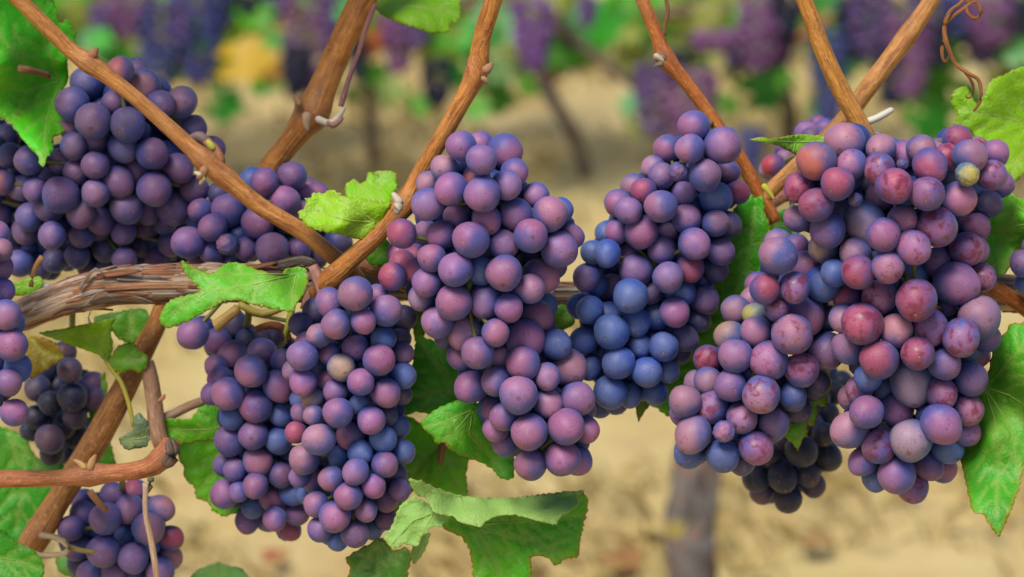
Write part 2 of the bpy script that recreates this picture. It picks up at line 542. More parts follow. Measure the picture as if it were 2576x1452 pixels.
def sphere_mesh(name, seg=22, rings=14, kind=0, amp=0.055):
    bm = bmesh.new()
    bmesh.ops.create_uvsphere(bm, u_segments=seg, v_segments=rings, radius=1)
    for v in bm.verts:
        p = v.co.copy()
        n1 = noise.noise(p * 0.9 + Vector((kind * 13.7, kind * 3.1, 5)))
        f = 1 + amp * n1 * 1.6
        if kind == 9:      # shrivelled berry
            w = noise.ridged_multi_fractal(p * 2.2 + Vector((4, 1, 2)), 0.9, 2.1, 4, 1.0, 2.0)
            f = 0.96 - 0.085 * w
        v.co = p * f
        if kind in (1, 3): v.co.z *= 1.07
        if kind == 2: v.co.x *= 1.05
    me = bpy.data.meshes.new(name); bm.to_mesh(me); bm.free()
    return me

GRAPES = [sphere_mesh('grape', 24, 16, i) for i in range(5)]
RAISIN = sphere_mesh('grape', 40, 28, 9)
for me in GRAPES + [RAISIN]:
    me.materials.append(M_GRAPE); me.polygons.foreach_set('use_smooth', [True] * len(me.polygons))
SMALL = bmesh.new(); bmesh.ops.create_icosphere(SMALL, subdivisions=2, radius=1)
SMALL.verts.ensure_lookup_table()
SMALL_V = [v.co.copy() for v in SMALL.verts]; SMALL_F = [[v.index for v in f.verts] for f in SMALL.faces]; SMALL.free()
TINY = bmesh.new(); bmesh.ops.create_icosphere(TINY, subdivisions=1, radius=1)
TINY_V = [v.co.copy() for v in TINY.verts]; TINY_F = [[v.index for v in f.verts] for f in TINY.faces]; TINY.free()

def balls_mesh(name, items, V=SMALL_V, Fc=SMALL_F):
    vs = []; fs = []
    for c, r in items:
        b = len(vs)
        vs += [tuple(c + v * r) for v in V]
        fs += [[i + b for i in f] for f in Fc]
    me = bpy.data.meshes.new(name); me.from_pydata(vs, [], fs)
    return me

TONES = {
    'p': (0.285, 0.098, 0.205), 'b': (0.080, 0.120, 0.300), 'd': (0.080, 0.060, 0.130), 'k': (0.022, 0.026, 0.045),  # d, k: shade on recessed berries and rear bunches painted into the tone
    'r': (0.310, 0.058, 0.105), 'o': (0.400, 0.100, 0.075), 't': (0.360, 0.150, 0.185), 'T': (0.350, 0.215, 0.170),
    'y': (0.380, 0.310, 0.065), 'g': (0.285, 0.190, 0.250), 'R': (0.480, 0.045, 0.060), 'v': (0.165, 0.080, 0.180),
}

FRAMES = {  # origin and scale of the working sheets the berries were measured on
    'A': (0, 150, 1.815), 'B': (550, 450, 2.64), 'C': (1250, 400, 2.074), 'D': (1450, 1050, 2.234), 'E': (1900, 350, 2.42),
    'F': (1900, 850, 2.42), 'G': (2650, 380, 2.341), 'H': (2750, 900, 1.708), 'I': (2250, 780, 2.341), 'J': (2250, 1250, 2.64),
    'K': (600, 1050, 1.708), 'L': (950, 920, 2.504), 'M': (950, 1350, 2.504), 'N': (0, 780, 1.206)}

def parse(spec):
    out = []
    for frame, text in spec:
        ox, oy, s = FRAMES[frame]
        for item in text.split(';'):
            w = item.split()
            if not w: continue
            x, y, r, layer = map(float, w[:4])
            code = w[4] if len(w) > 4 else ''
            out.append(((ox + x / s) * 0.73182, (oy + y / s) * 0.73182, r / s * 0.73182, layer, code))
    return out

BUNCH_GROUP = 'grape bunches hanging on the front vine'
TOPS = {}
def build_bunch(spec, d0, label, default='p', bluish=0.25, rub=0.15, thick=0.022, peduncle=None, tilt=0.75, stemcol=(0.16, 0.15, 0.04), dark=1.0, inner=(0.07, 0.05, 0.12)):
    g = parse(spec)
    rnd = random.Random(label)
    # berries half hidden by their neighbours are as big as the others: grow them inwards from the rim that shows
    full = sorted(q[2] for q in g if q[3] < 1 and 'w' not in q[4])
    norm = full[len(full) // 2] * 0.80
    for i, (x, y, r, l, c) in enumerate(g):
        if l >= 1 and r < norm and 'w' not in c and 'y' not in c:
            same = [q for q in g if math.hypot(q[0] - x, q[1] - y) < 130 and q[3] < l]
            if same:
                mx = sum(q[0] for q in same) / len(same) - x; my = sum(q[1] for q in same) / len(same) - y
                L_ = math.hypot(mx, my) or 1
                g[i] = (x + mx / L_ * (norm - r), y + my / L_ * (norm - r), norm, l, c)
    ys = [q[1] for q in g]; y0, y1 = min(ys), max(ys)
    def axis(y):
        near = [q for q in g if abs(q[1] - y) < 75] or g
        lo = min(q[0] - q[2] for q in near); hi = max(q[0] + q[2] for q in near)
        return (lo + hi) / 2, max(30, (hi - lo) / 2)
    px = d0 / F
    placed = []
    ymid = (y0 + y1) / 2
    order = sorted(range(len(g)), key=lambda i: (g[i][3], 'w' not in g[i][4], abs(g[i][1] - ymid)))
    for i in order:
        x, y, r, layer, code = g[i]
        ax, hw = axis(y)
        dx = min(0.97, abs(x - ax) / hw)
        dy0 = max(0, 1 - (y1 - y) / 120) * 0.55
        th = min(thick, hw * px)
        z = d0 + TANP * tilt * (y - (y0 + y1) / 2) * px + th * (1 - math.sqrt(max(0.02, 1 - dx * dx - dy0 * dy0))) + layer * 0.006
        z0 = z
        for (X, Y, Rr, Z) in placed:
            d2 = math.hypot((x - X) * px, (y - Y) * px)
            need = (r + Rr) * px * 0.94
            if d2 < need:
                z = max(z, Z + math.sqrt(need * need - d2 * d2))
        z = min(z, z0 + 0.045)
        placed.append((x, y, r, z))
    top = min(g, key=lambda q: q[1])
    root = empty('grape_bunch', at(axis(y0)[0], y0 - 10, d0 + thick))
    tag(root, label, 'grape bunch', BUNCH_GROUP)
    for i, (x, y, r, z) in zip(order, placed):
        code = g[i][4]
        kind = RAISIN if 'w' in code else GRAPES[rnd.randrange(5)]
        code = code.replace('w', '')
        ax, hw = axis(y)
        o = bpy.data.objects.new('grape', kind); COL.objects.link(o)
        o.location = at(x, y, z)
        rr = r * z / F * 1.03
        o.scale = (rr * rnd.uniform(0.97, 1.01), rr * rnd.uniform(0.97, 1.01), rr * rnd.uniform(0.99, 1.04))
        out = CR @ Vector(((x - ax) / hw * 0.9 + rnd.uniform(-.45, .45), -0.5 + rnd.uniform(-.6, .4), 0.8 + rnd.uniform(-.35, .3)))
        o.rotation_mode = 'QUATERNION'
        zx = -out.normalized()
        pref = CR @ Vector((-0.45 + rnd.uniform(-.6, .6), 0.75 + rnd.uniform(-.6, .5), 0.5))  # aims the pinker, lit-looking face up and left
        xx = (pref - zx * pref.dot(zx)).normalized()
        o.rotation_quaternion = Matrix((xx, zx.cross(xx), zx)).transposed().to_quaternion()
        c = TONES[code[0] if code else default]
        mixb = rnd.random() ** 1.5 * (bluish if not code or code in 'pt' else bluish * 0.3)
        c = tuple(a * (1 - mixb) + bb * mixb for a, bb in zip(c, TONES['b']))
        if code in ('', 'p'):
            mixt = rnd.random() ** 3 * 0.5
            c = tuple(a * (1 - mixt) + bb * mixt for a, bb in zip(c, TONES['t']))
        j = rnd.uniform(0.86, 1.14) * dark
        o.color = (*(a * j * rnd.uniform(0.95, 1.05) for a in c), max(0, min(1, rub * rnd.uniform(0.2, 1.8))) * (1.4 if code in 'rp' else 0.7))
        adopt(o, root)
    # berries round the back, out of the camera's sight, and the stalk they all grow on
    back = []
    for (x, y, r, z) in placed:
        ax, hw = axis(y)
        zc = d0 + TANP * tilt * (y - (y0 + y1) / 2) * px + min(thick, hw * px) * 1.12
        if rnd.random() < 0.75:
            xx = ax + (x - ax) * 0.84
            zz = max(z + r * px * 1.7, 2 * zc - z)
            back.append((at(xx, y + rnd.uniform(-6, 6), zz), r * 0.9 * zz / F))
    yy = y0
    while yy < y1:
        ax, hw = axis(yy); xx = ax - hw
        while xx < ax + hw:
            x, y = xx + rnd.uniform(-6, 6), yy + rnd.uniform(-6, 6)
            angs = sorted(math.atan2(q[1] - y, q[0] - x) for q in placed if math.hypot(q[0] - x, q[1] - y) < 82)
            if len(angs) > 3:
                gap = max([b_ - a_ for a_, b_ in zip(angs[:-1], angs[1:])] + [angs[0] + 2 * math.pi - angs[-1]])
                if gap < R(150):
                    fr = rnd.uniform(31, 38)
                    zz = max(q[3] + math.sqrt(max(0, (q[2] + fr) ** 2 - (q[0] - x) ** 2 - (q[1] - y) ** 2)) * px * 0.9 for q in placed if math.hypot(q[0] - x, q[1] - y) < q[2] + fr)
                    back.append((at(x, y, zz), fr * px))
            xx += 34
        yy += 30
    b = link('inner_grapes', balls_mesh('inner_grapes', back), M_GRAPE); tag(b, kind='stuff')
    b.color = (*inner, 0); adopt(b, root)  # darker than the front berries: shade in the gaps put into their colour
    path = []
    for t in range(7):
        y = y0 + 22 + (y1 - y0 - 60) * t / 6
        near = [q for q in placed if abs(q[1] - y) < 70 and abs(q[0] - axis(y)[0]) < 60] or placed
        zc = max(q[3] for q in near) + 0.003
        path.append((at(axis(y)[0], y, zc), 0.0019 * (1 - 0.09 * t)))
    if peduncle: path = ptube(peduncle, d0 + thick) + path
    s = link('stem', tube_mesh('stem', path, 0.005, 8, 0.12), M_STEM, root); s.color = (*stemcol, 1)
    pv = []; pf = []
    for (x, y, r, z) in placed:
        if rnd.random() > 0.25: continue
        a_ = at(x, y, z); t_ = min(path, key=lambda q: (q[0] - a_).length)[0]
        dv = t_ - a_; n_ = dv.normalized(); e1 = n_.orthogonal().normalized(); e2 = n_.cross(e1); b_ = len(pv)
        for q_, rr_ in ((a_ + n_ * r * px * 0.8, 0.0011), (a_.lerp(t_, 0.6), 0.0008), (t_, 0.0009)):
            for k_ in range(5): pv.append(tuple(q_ + (e1 * math.cos(k_ * 1.2566) + e2 * math.sin(k_ * 1.2566)) * rr_))
        for m_ in range(2):
            for k_ in range(5): pf.append((b_ + m_ * 5 + k_, b_ + m_ * 5 + (k_ + 1) % 5, b_ + m_ * 5 + 5 + (k_ + 1) % 5, b_ + m_ * 5 + 5 + k_))
    me = bpy.data.meshes.new('pedicels'); me.from_pydata(pv, [], pf)
    q = link('pedicels', me, M_STEM, root); q.color = (0.12, 0.12, 0.03, 1); tag(q, kind='stuff')
    return root

# ------------------------------------------------------------------ the setting: ground and dry grass
def build_ground():
    bm = bmesh.new()
    ys = [-300, -20, 0, 1, 2] + [2.4 + 0.1 * i for i in range(60)] + [9, 11, 15, 30, 100, 500]
    xs = [-400, -50, -10, -5] + [-3 + 0.1 * i for i in range(61)] + [5, 10, 50, 400]
    grid = []
    for y in ys:
        row = []
        for x in xs:
            near = 1 if (2 < y < 9 and abs(x) < 3.2) else 0
            z = near * (0.008 * noise.noise(Vector((x * 2.5, y * 2.5, 0))) + 0.006 * noise.noise(Vector((x * 9, y * 9, 4))))
            row.append(bm.verts.new((x, y, z)))
        grid.append(row)
    for i in range(len(ys) - 1):
        for j in range(len(xs) - 1):
            bm.faces.new((grid[i][j], grid[i][j + 1], grid[i + 1][j + 1], grid[i + 1][j]))
    me = bpy.data.meshes.new('ground'); bm.to_mesh(me); bm.free()
    tag(link('ground', me, M_GROUND), kind='structure')
    rnd = random.Random(3)
    for tone, cnt, h in (((0.45, 0.32, 0.12), 7000, 0.045), ((0.38, 0.27, 0.09), 3000, 0.05), ((0.52, 0.40, 0.17), 6000, 0.04)):
        vs = []; fs = []
        for q in range(cnt):
            y = rnd.uniform(2.3, 7.5); x = rnd.uniform(-.3, .3) * y
            if noise.noise(Vector((x * 3, y * 3, h * 100))) < -0.05: continue
            a = rnd.uniform(0, 6.28); lean = rnd.uniform(0.2, 1.3); hh = h * rnd.uniform(0.5, 1.3)
            dx, dy = math.cos(a), math.sin(a); w = 0.002
            b = len(vs)
            vs += [(x - dy * w, y + dx * w, -0.005), (x + dy * w, y - dx * w, -0.005),
                   (x + dx * hh * lean * .5, y + dy * hh * lean * .5, hh * 0.6), (x + dx * hh * lean * 1.3, y + dy * hh * lean * 1.3, hh * (1 - 0.35 * lean) + .008)]
            fs += [(b, b + 1, b + 2), (b + 1, b + 3, b + 2)]
        me = bpy.data.meshes.new('dry_grass'); me.from_pydata(vs, [], fs)
        o = link('dry_grass', me, M_STRAW); o.color = (*tone, 1); tag(o, kind='stuff')
build_ground()

# ------------------------------------------------------------------ the front vine: cordon, canes, leaves, tendrils
vine = empty('grapevine', (0, 1.02, 0))
tag(vine, 'front grapevine with gnarled cordon, orange brown canes and green leaves', 'grapevine')

def cane(pts, dist, knots=(), color=(0.42, 0.165, 0.05), label=None, name='cane', mat=None, rough=0.05, parent=None, sides=16, step=0.0035, ridges=0.012):
    P = ptube(pts, dist)
    me = tube_mesh(name, P, step, sides, rough, [(i, s * 1.5, w * 1.15) for i, s, w in knots], 70, pts[0][0] * 0.1, ridges)
    o = link(name, me, mat or M_CANE); adopt(o, parent or vine); o.color = (*color, 1)
    if label: o['label'] = label
    return o

def bud(parent, pts, dist, color, name='bud', mat=None):
    (xa, ya), (xb, yb) = pts[0][:2], pts[1][:2]; (xc, yc), (xd, yd) = pts[-2][:2], pts[-1][:2]
    ra, rd = pts[0][2], pts[-1][2]
    la = math.hypot(xb - xa, yb - ya) or 1; ld = math.hypot(xd - xc, yd - yc) or 1
    pts = [(xa - (xb - xa) / la * ra * .7, ya - (yb - ya) / la * ra * .7, ra * .35)] + list(pts) + [(xd + (xd - xc) / ld * rd * .5, yd + (yd - yc) / ld * rd * .5, rd * .7), (xd + (xd - xc) / ld * rd * .8, yd + (yd - yc) / ld * rd * .8, rd * .2)]
    return cane(pts, dist, (), color, None, name, mat or M_CANE, 0.25, parent, 10, 0.0015, 0)

# cordon, the old horizontal arm
CORD = [(-160, 885, 34, 1.075), (-40, 840, 34, 1.07), (36, 803, 34, 1.062), (121, 765, 38, 1.06), (182, 742, 41, 1.06), (273, 722, 45, 1.06), (364, 716, 46, 1.06), (476, 713, 44, 1.06),
        (600, 712, 42, 1.064), (760, 716, 40, 1.07), (880, 716, 36, 1.08), (1020, 726, 33, 1.085), (1200, 738, 30, 1.085), (1420, 738, 28, 1.085), (1700, 744, 30, 1.085), (2050, 748, 34, 1.085),
        (2350, 742, 40, 1.08), (2520, 738, 44, 1.075), (2640, 740, 46, 1.07), (2800, 750, 46, 1.07)]
cordon = link('cordon', tube_mesh('cordon', ptube(CORD, 1.06), 0.004, 22, 0.22, [(3, .12, .02), (8, .2, .02), (17, .15, .02)], 110, 2.0, 0.03), M_OLD)
adopt(cordon, vine); cordon.color = (0.46, 0.33, 0.22, 1)
cordon['label'] = 'old gnarled cordon with grey and rust peeling bark'

def bark_strips():
    rnd = random.Random(11)
    path = smooth_path(ptube(CORD, 1.06), 0.004)
    tones = [(0.50, 0.40, 0.30), (0.46, 0.18, 0.08), (0.62, 0.53, 0.43), (0.42, 0.16, 0.07), (0.28, 0.20, 0.15), (0.52, 0.25, 0.12), (0.50, 0.22, 0.10)]
    # spans of the cordon that the bunches leave in view
    vis = [i for i, (p, r) in enumerate(path) if True]
    def proj(p):
        q = CM.inverted() @ p; return 1288 + q.x / -q.z * F
    left = [i for i in vis if -20 < proj(path[i][0]) < 560]; right = [i for i in vis if 2440 < proj(path[i][0]) < 2600]; mid = [i for i in vis if 1360 < proj(path[i][0]) < 1460]
    for q in range(64):
        pool = left if q < 46 else (right if q < 56 else mid)
        i0 = rnd.choice(pool); n = rnd.randint(5, 16); i1 = min(len(path) - 2, i0 + n)
        if i1 - i0 < 4: continue
        an = rnd.uniform(-0.2, 2.9); w = rnd.uniform(0.25, 0.6) * (0.55 if q % 3 == 0 else 1)
        lift0, lift1 = rnd.uniform(0, .12), rnd.uniform(0, 0.25) * (1 if rnd.random() < 0.6 else 3)
        tw = rnd.uniform(-0.05, 0.05)
        vs = []; fs = []; m = i1 - i0
        for k in range(m + 1):
            p, r = path[i0 + k]
            t = (path[i0 + k + 1][0] - path[max(0, i0 + k - 1)][0]).normalized()
            upv = Vector((0, 0, 1)); s = t.cross(upv).normalized()   # s points to or from the camera
            if s.dot(cam.location - p) < 0: s = -s
            u = Vector((0, 0, 1)) - t * t.z; u.normalize()
            f = k / m; env = math.sin(math.pi * min(1, max(0.0, f * 0.86 + 0.12))) ** 0.6
            lift = 1.06 + (lift0 if f < 0.5 else lift1) * (2 * abs(f - 0.5)) ** 2
            for e in (-1, -0.3, 0.3, 1):
                a = an + tw * k + e * w * 0.5 * env * (1 + 0.3 * noise.noise(Vector((k * 0.5, q, e))))
                rr = r * (lift + 0.05 * noise.noise(Vector((k * 0.6, e * 2, q * 1.7))))
                vs.append(tuple(p + (s * math.sin(a) + u * math.cos(a)) * rr))
            if k:
                b = len(vs) - 8
                for e in range(3): fs.append((b + e, b + e + 1, b + e + 5, b + e + 4))
        me = bpy.data.meshes.new('bark_strip'); me.from_pydata(vs, [], fs)
        uvl = me.uv_layers.new(name='UVMap')
        for lp in me.loops:
            vi = lp.vertex_index; uvl.data[lp.index].uv = ((vi % 4) * 0.08 + q, (vi // 4) * 0.004)
        o = link('bark_strip', me, M_OLD); adopt(o, cordon); o.color = (*rnd.choice(tones), 1)
        md = o.modifiers.new('bark', 'SOLIDIFY'); md.thickness = 0.0005
bark_strips()
# loose splinters
for pts in ([(284, 262 + 486, 3), (250, 735, 2.5), (212, 770, 2)], [(200, 728, 4), (218, 700, 5), (240, 676, 4), (262, 690, 3)], [(228, 815, 4), (222, 800, 3), (230, 780, 2)]):
    cane(pts, 1.05, (), (0.5, 0.42, 0.33), None, 'bark_splinter', M_OLD, 0.3, cordon, 6, 0.002, 0)

OR = (0.50, 0.190, 0.032); OR2 = (0.46, 0.135, 0.02)
c1 = cane([(-420, -520, 19, 1.0), (-200, -230, 20, 1.01), (-40, -80, 20, 1.02), (48, 0, 20, 1.025), (171, 121, 20, 1.03), (227, 161, 22, 1.03), (323, 232, 19, 1.032), (428, 323, 20, 1.034), (514, 403, 22, 1.036), (562, 443, 24, 1.037), (655, 519, 22, 1.04), (756, 580, 22, 1.043), (847, 652, 21, 1.05), (905, 705, 20, 1.065)],
          1.03, [(5, .22, .004), (8, .32, .004), (9, .2, .004)], (0.49, 0.205, 0.05), 'orange brown cane slanting down across the dark bunch at the top')
bud(c1, [(228, 150, 10), (234, 136, 13), (243, 126, 7)], 1.028, (0.34, 0.13, 0.06))
bud(c1, [(515, 425, 12), (507, 440, 13), (500, 446, 8)], 1.024, (0.30, 0.14, 0.06))
bud(c1, [(503, 440, 7), (497, 437, 6), (491, 434, 4)], 1.018, (0.46, 0.38, 0.26), 'bud_scale', M_STEM)
bud(c1, [(512, 450, 7), (506, 458, 6), (503, 463, 3)], 1.02, (0.42, 0.30, 0.12), 'bud_scale', M_STEM)
cane([(548, 425, 15), (553, 402, 15), (540, 378, 14), (528, 366, 13), (519, 353, 12)], 1.045, (), (0.42, 0.17, 0.07), None, 'shoot_stub', M_CANE, 0.1, c1, 10, 0.002)
bud(c1, [(535, 374, 10), (529, 365, 10), (524, 358, 8)], 1.043, (0.40, 0.38, 0.05), 'shoot_tip', M_STEM)
bud(c1, [(522, 357, 12), (505, 345, 14), (488, 343, 9), (476, 345, 4)], 1.046, (0.17, 0.11, 0.11), 'dried_tip', M_STEM)
c2 = cane([(1090, -520, 33), (1000, -220, 34), (948, -80, 35), (913, 0, 35), (862, 105, 34), (816, 212, 35), (784, 284, 38), (726, 363, 29), (675, 428, 29), (640, 480, 28), (600, 560, 26), (590, 700, 24)], 1.10, [(6, .25, .006)], (0.48, 0.180, 0.026), 'thick orange cane behind, with a broken white tendril stub')
bud(c2, [(800, 300, 10), (828, 310, 9), (846, 300, 9), (858, 285, 7), (866, 272, 4)], 1.085, (0.48, 0.40, 0.28), 'tendril_stub', M_STEM)
bud(c2, [(825, 308, 6), (838, 316, 8), (854, 305, 7), (862, 296, 3)], 1.084, (0.24, 0.11, 0.08), 'tendril_stub', M_STEM)
bud(c2, [(772, 290, 12), (770, 312, 9), (774, 326, 5)], 1.083, (0.46, 0.36, 0.24))
bud(c2, [(752, 262, 10), (744, 246, 7), (740, 240, 4)], 1.09, (0.40, 0.26, 0.15))
c3 = cane([(1240, -560, 21, 1.0), (1275, -260, 22, 1.01), (1258, -80, 23, 1.02), (1241, 0, 23, 1.025), (1213, 91, 23, 1.028), (1199, 178, 25, 1.03), (1158, 262, 23, 1.03), (1107, 353, 21, 1.032), (1057, 438, 22, 1.035), (1013, 517, 24, 1.035), (951, 590, 22, 1.035), (891, 645, 24, 1.035), (838, 700, 27, 1.04), (805, 740, 28, 1.055)], 1.03,
          [(5, .2, .005), (9, .28, .004), (12, .15, .005)], OR, 'upright orange cane rising beside the central bunch')
bud(c3, [(1222, 178, 12), (1232, 168, 9), (1238, 160, 4)], 1.022, (0.38, 0.19, 0.10))
bud(c3, [(1215, 197, 8), (1222, 203, 7), (1226, 208, 3)], 1.022, (0.42, 0.24, 0.13))
bud(c3, [(1005, 510, 12), (995, 497, 9), (990, 490, 7)], 1.015, (0.50, 0.42, 0.31), 'bud_scale', M_STEM)
bud(c3, [(1003, 520, 14), (996, 528, 11), (1000, 534, 8)], 1.012, (0.46, 0.38, 0.28), 'bud_scale', M_STEM)
c4 = cane([(1480, -560, 16), (1530, -260, 17), (1588, -70, 17), (1616, 0, 17), (1657, 101, 18), (1674, 148, 20), (1713, 192, 18), (1759, 252, 17), (1809, 323, 18), (1864, 403, 19), (1908, 482, 19), (1950, 560, 19)], 1.075, [(5, .28, .004)], OR2, 'slim orange cane behind the blue bunch')
bud(c4, [(1668, 146, 12), (1655, 144, 11), (1646, 148, 6)], 1.062, (0.32, 0.16, 0.09))
bud(c4, [(1650, 140, 8), (1660, 147, 7), (1668, 153, 4)], 1.052, (0.48, 0.40, 0.28), 'bud_scale', M_STEM)
bud(c4, [(1664, 160, 9), (1650, 166, 5), (1645, 169, 2)], 1.06, (0.20, 0.16, 0.10))
c5 = cane([(1900, -560, 19), (1940, -260, 20), (1995, -70, 20), (2023, 0, 20), (2051, 76, 22), (2086, 166, 23), (2121, 237, 24), (2157, 302, 23), (2178, 352, 22), (2195, 430, 22), (2205, 560, 22)], 1.03, [(8, .18, .005)], (0.50, 0.215, 0.03), 'orange cane meeting the top of the big right bunch')
c6 = cane([(2620, -560, 20), (2470, -260, 21), (2380, -70, 21), (2343, 0, 21), (2278, 96, 24), (2187, 217, 23), (2127, 297, 22), (2066, 363, 22), (2006, 418, 21), (1935, 484, 19), (1870, 560, 18)], 1.075, [(4, .1, .005)], (0.50, 0.22, 0.05), 'pale brown cane crossing behind its neighbour towards the top right')
bud(c5, [(2190, 350, 16), (2205, 342, 15), (2216, 352, 13), (2222, 364, 9)], 1.035, (0.36, 0.33, 0.28), 'cut_spur', M_OLD)
bud(c5, [(2186, 305, 10), (2206, 297, 9.5), (2232, 283, 9), (2242, 277, 8)], 1.05, (0.58, 0.52, 0.42), 'broken_stub', M_STEM)
bud(c5, [(2178, 352, 18), (2182, 372, 12), (2184, 388, 8)], 1.02, (0.48, 0.33, 0.05))
bud(c6, [(1922, 468, 8), (1938, 488, 6), (1946, 500, 3)], 1.06, (0.46, 0.42, 0.05), 'green_bud', M_STEM)
cane([(850, 655, 20), (930, 672, 20), (985, 702, 18), (1060, 735, 16), (1100, 760, 14)], 1.072, (), (0.30, 0.12, 0.045), 'short brown spur branching behind the central bunches')
cane([(1870, 560, 17), (1950, 505, 17), (1990, 490, 16), (2060, 500, 15)], 1.10, (), (0.28, 0.10, 0.05), 'dull red brown cane end behind the right bunches')
cane([(822, 760, 18), (808, 722, 18), (796, 690, 16), (786, 668, 12)], 1.045, (), (0.42, 0.20, 0.16), 'pinkish brown spur at the base of two canes', 'spur')
cane([(770, 780, 17), (782, 740, 15), (800, 716, 13)], 1.06, (), (0.24, 0.12, 0.08), None, 'spur')
cane([(790, 665, 10), (760, 655, 12), (700, 668, 13)], 1.065, (), (0.30, 0.24, 0.18), None, 'spur', M_OLD)
cane([(2430, 690, 17), (2500, 724, 19), (2576, 773, 21), (2640, 820, 22)], 1.045, [(1, .2, .004)], OR2, 'orange cane stub at the right edge over the cordon')
# the shaded canes low on the left
c7 = cane([(-90, 1210, 23), (0, 1205, 23), (121, 1204, 20), (225, 1195, 23), (303, 1189, 22), (368, 1178, 23), (402, 1158, 25), (424, 1130, 24), (432, 1105, 20)], 1.05, [(3, .28, .005), (6, .2, .006)], (0.44, 0.15, 0.05), 'short horizontal orange cane at the left edge')
bud(c7, [(226, 1178, 10), (232, 1160, 9), (240, 1146, 4)], 1.035, (0.46, 0.24, 0.10))
bud(c7, [(214, 1176, 9), (202, 1166, 7), (187, 1158, 3)], 1.035, (0.52, 0.34, 0.12))
bud(c7, [(420, 1165, 18), (436, 1140, 20), (430, 1115, 16)], 1.045, (0.18, 0.12, 0.09), 'dead_knot', M_OLD)
c8 = cane([(70, 1385, 32), (97, 1341, 32), (152, 1250, 31), (243, 1105, 34), (322, 959, 31), (364, 874, 28), (396, 810, 25), (420, 740, 24)], 1.095, [(1, .12, .008)], (0.36, 0.15, 0.035), 'thick brown cane leaning behind the short horizontal cane')
c9 = cane([(368, 910, 19), (378, 950, 20), (389, 1020, 21), (395, 1080, 22), (410, 1130, 20)], 1.085, (), (0.36, 0.20, 0.12), 'grey brown upright twig below the cordon', 'twig')
cane([(392, 1062, 14), (440, 1040, 12), (480, 1020, 12), (540, 1000, 11), (600, 985, 10)], 1.09, (), (0.34, 0.24, 0.17), None, 'twig')
bud(c9, [(400, 1010, 5), (410, 1000, 6), (414, 994, 3)], 1.075, (0.40, 0.17, 0.08))
cane([(366, 1215, 8), (366, 1245, 7), (366, 1290, 7), (380, 1360, 8), (393, 1440, 8), (398, 1510, 7)], 1.04, (), (0.52, 0.35, 0.22), 'thin dry stalk hanging from the horizontal cane', 'dry_stalk')
cane([(380, 1200, 8), (376, 1222, 10), (366, 1240, 7)], 1.042, (), (0.14, 0.14, 0.05), None, 'dry_stalk')
cane([(60, 1380, 9), (100, 1398, 8), (164, 1392, 7), (170, 1372, 8), (140, 1352, 8), (100, 1346, 9)], 1.075, (), (0.50, 0.38, 0.22), None, 'dry_stalk')
cane([(160, 1372, 8), (200, 1384, 7), (250, 1390, 6)], 1.08, (), (0.30, 0.24, 0.08), None, 'dry_stalk')
cane([(225, 1235, 9), (246, 1262, 9), (270, 1285, 6)], 1.07, (), (0.36, 0.16, 0.06), None, 'dry_stalk')
cane([(78, 722, 6), (82, 695, 6), (92, 668, 7), (107, 646, 8)], 1.045, (), (0.36, 0.17, 0.06), 'curved brown stub standing on the cordon', 'dry_stalk')
cane([(122, 190, 10, 1.06), (95, 182, 8, 1.055), (68, 176, 10, 1.05), (48, 172, 10, 1.05)], 1.05, (), (0.22, 0.10, 0.04), 'dry brown stalk lying on the large top left leaf', 'dry_stalk')
# cut end poking out under the leaf on the cordon
st = cane([(600, 775, 13), (575, 795, 13), (546, 818, 16), (540, 822, 16)], 1.05, (), (0.44, 0.28, 0.08), 'cut stub with a pale end under the leaf on the cordon', 'cut_stub')
cane([(600, 765, 10), (660, 790, 9), (720, 770, 9)], 1.06, (), (0.28, 0.22, 0.04), None, 'cut_stub', M_STEM)
cane([(735, 770, 9), (728, 810, 9), (716, 862, 9)], 1.055, (), (0.26, 0.26, 0.03), None, 'shoot', M_STEM)
cane([(640, 830, 8), (680, 818, 10), (714, 828, 12), (726, 860, 10)], 1.07, (), (0.20, 0.06, 0.02), None, 'dry_stalk')

def tendril(pts, dist, color=(0.34, 0.12, 0.03), label=None):
    return cane(pts, dist, (), color, label, 'tendril', M_CANE, 0.1, None, 8, 0.0015, 0)
tendril([(2440, -50, 5, 1.02), (2424, 0, 5, 1.015), (2389, 30, 5, 1.01), (2376, 66, 6, 1.01), (2379, 101, 7, 1.01), (2389, 128, 6, 1.01), (2404, 161, 5, 1.01), (2438, 186, 5, 1.008), (2462, 202, 5, 1.008), (2468, 240, 4.5, 1.008), (2462, 262, 4, 1.008), (2449, 280, 2.5, 1.008)], 1.01, label='curly brown tendril hanging at the top right')
tendril([(2376, 62, 5), (2395, 42, 5), (2424, 22, 5), (2448, 4, 5), (2462, 12, 5), (2468, 32, 5), (2456, 47, 5), (2438, 38, 5), (2430, 18, 5), (2442, -6, 5), (2460, -20, 4)], 1.012)
tendril([(2379, 95, 5), (2370, 120, 5), (2372, 148, 4), (2380, 156, 3), (2386, 140, 2)], 1.015)
tendril([(2425, 178, 4), (2444, 204, 4), (2449, 226, 3.5), (2442, 244, 3), (2432, 246, 2.5), (2430, 238, 2)], 1.012)
tendril([(1672, -40, 5), (1676, 0, 5), (1680, 30, 5), (1673, 66, 4), (1674, 90, 3)], 1.07, (0.26, 0.10, 0.04))
tendril([(944, 10, 6), (926, 55, 7), (902, 130, 6), (880, 190, 6), (862, 250, 7), (857, 268, 7)], 1.09, (0.30, 0.12, 0.13), 'thin reddish stalk beside the thick cane')

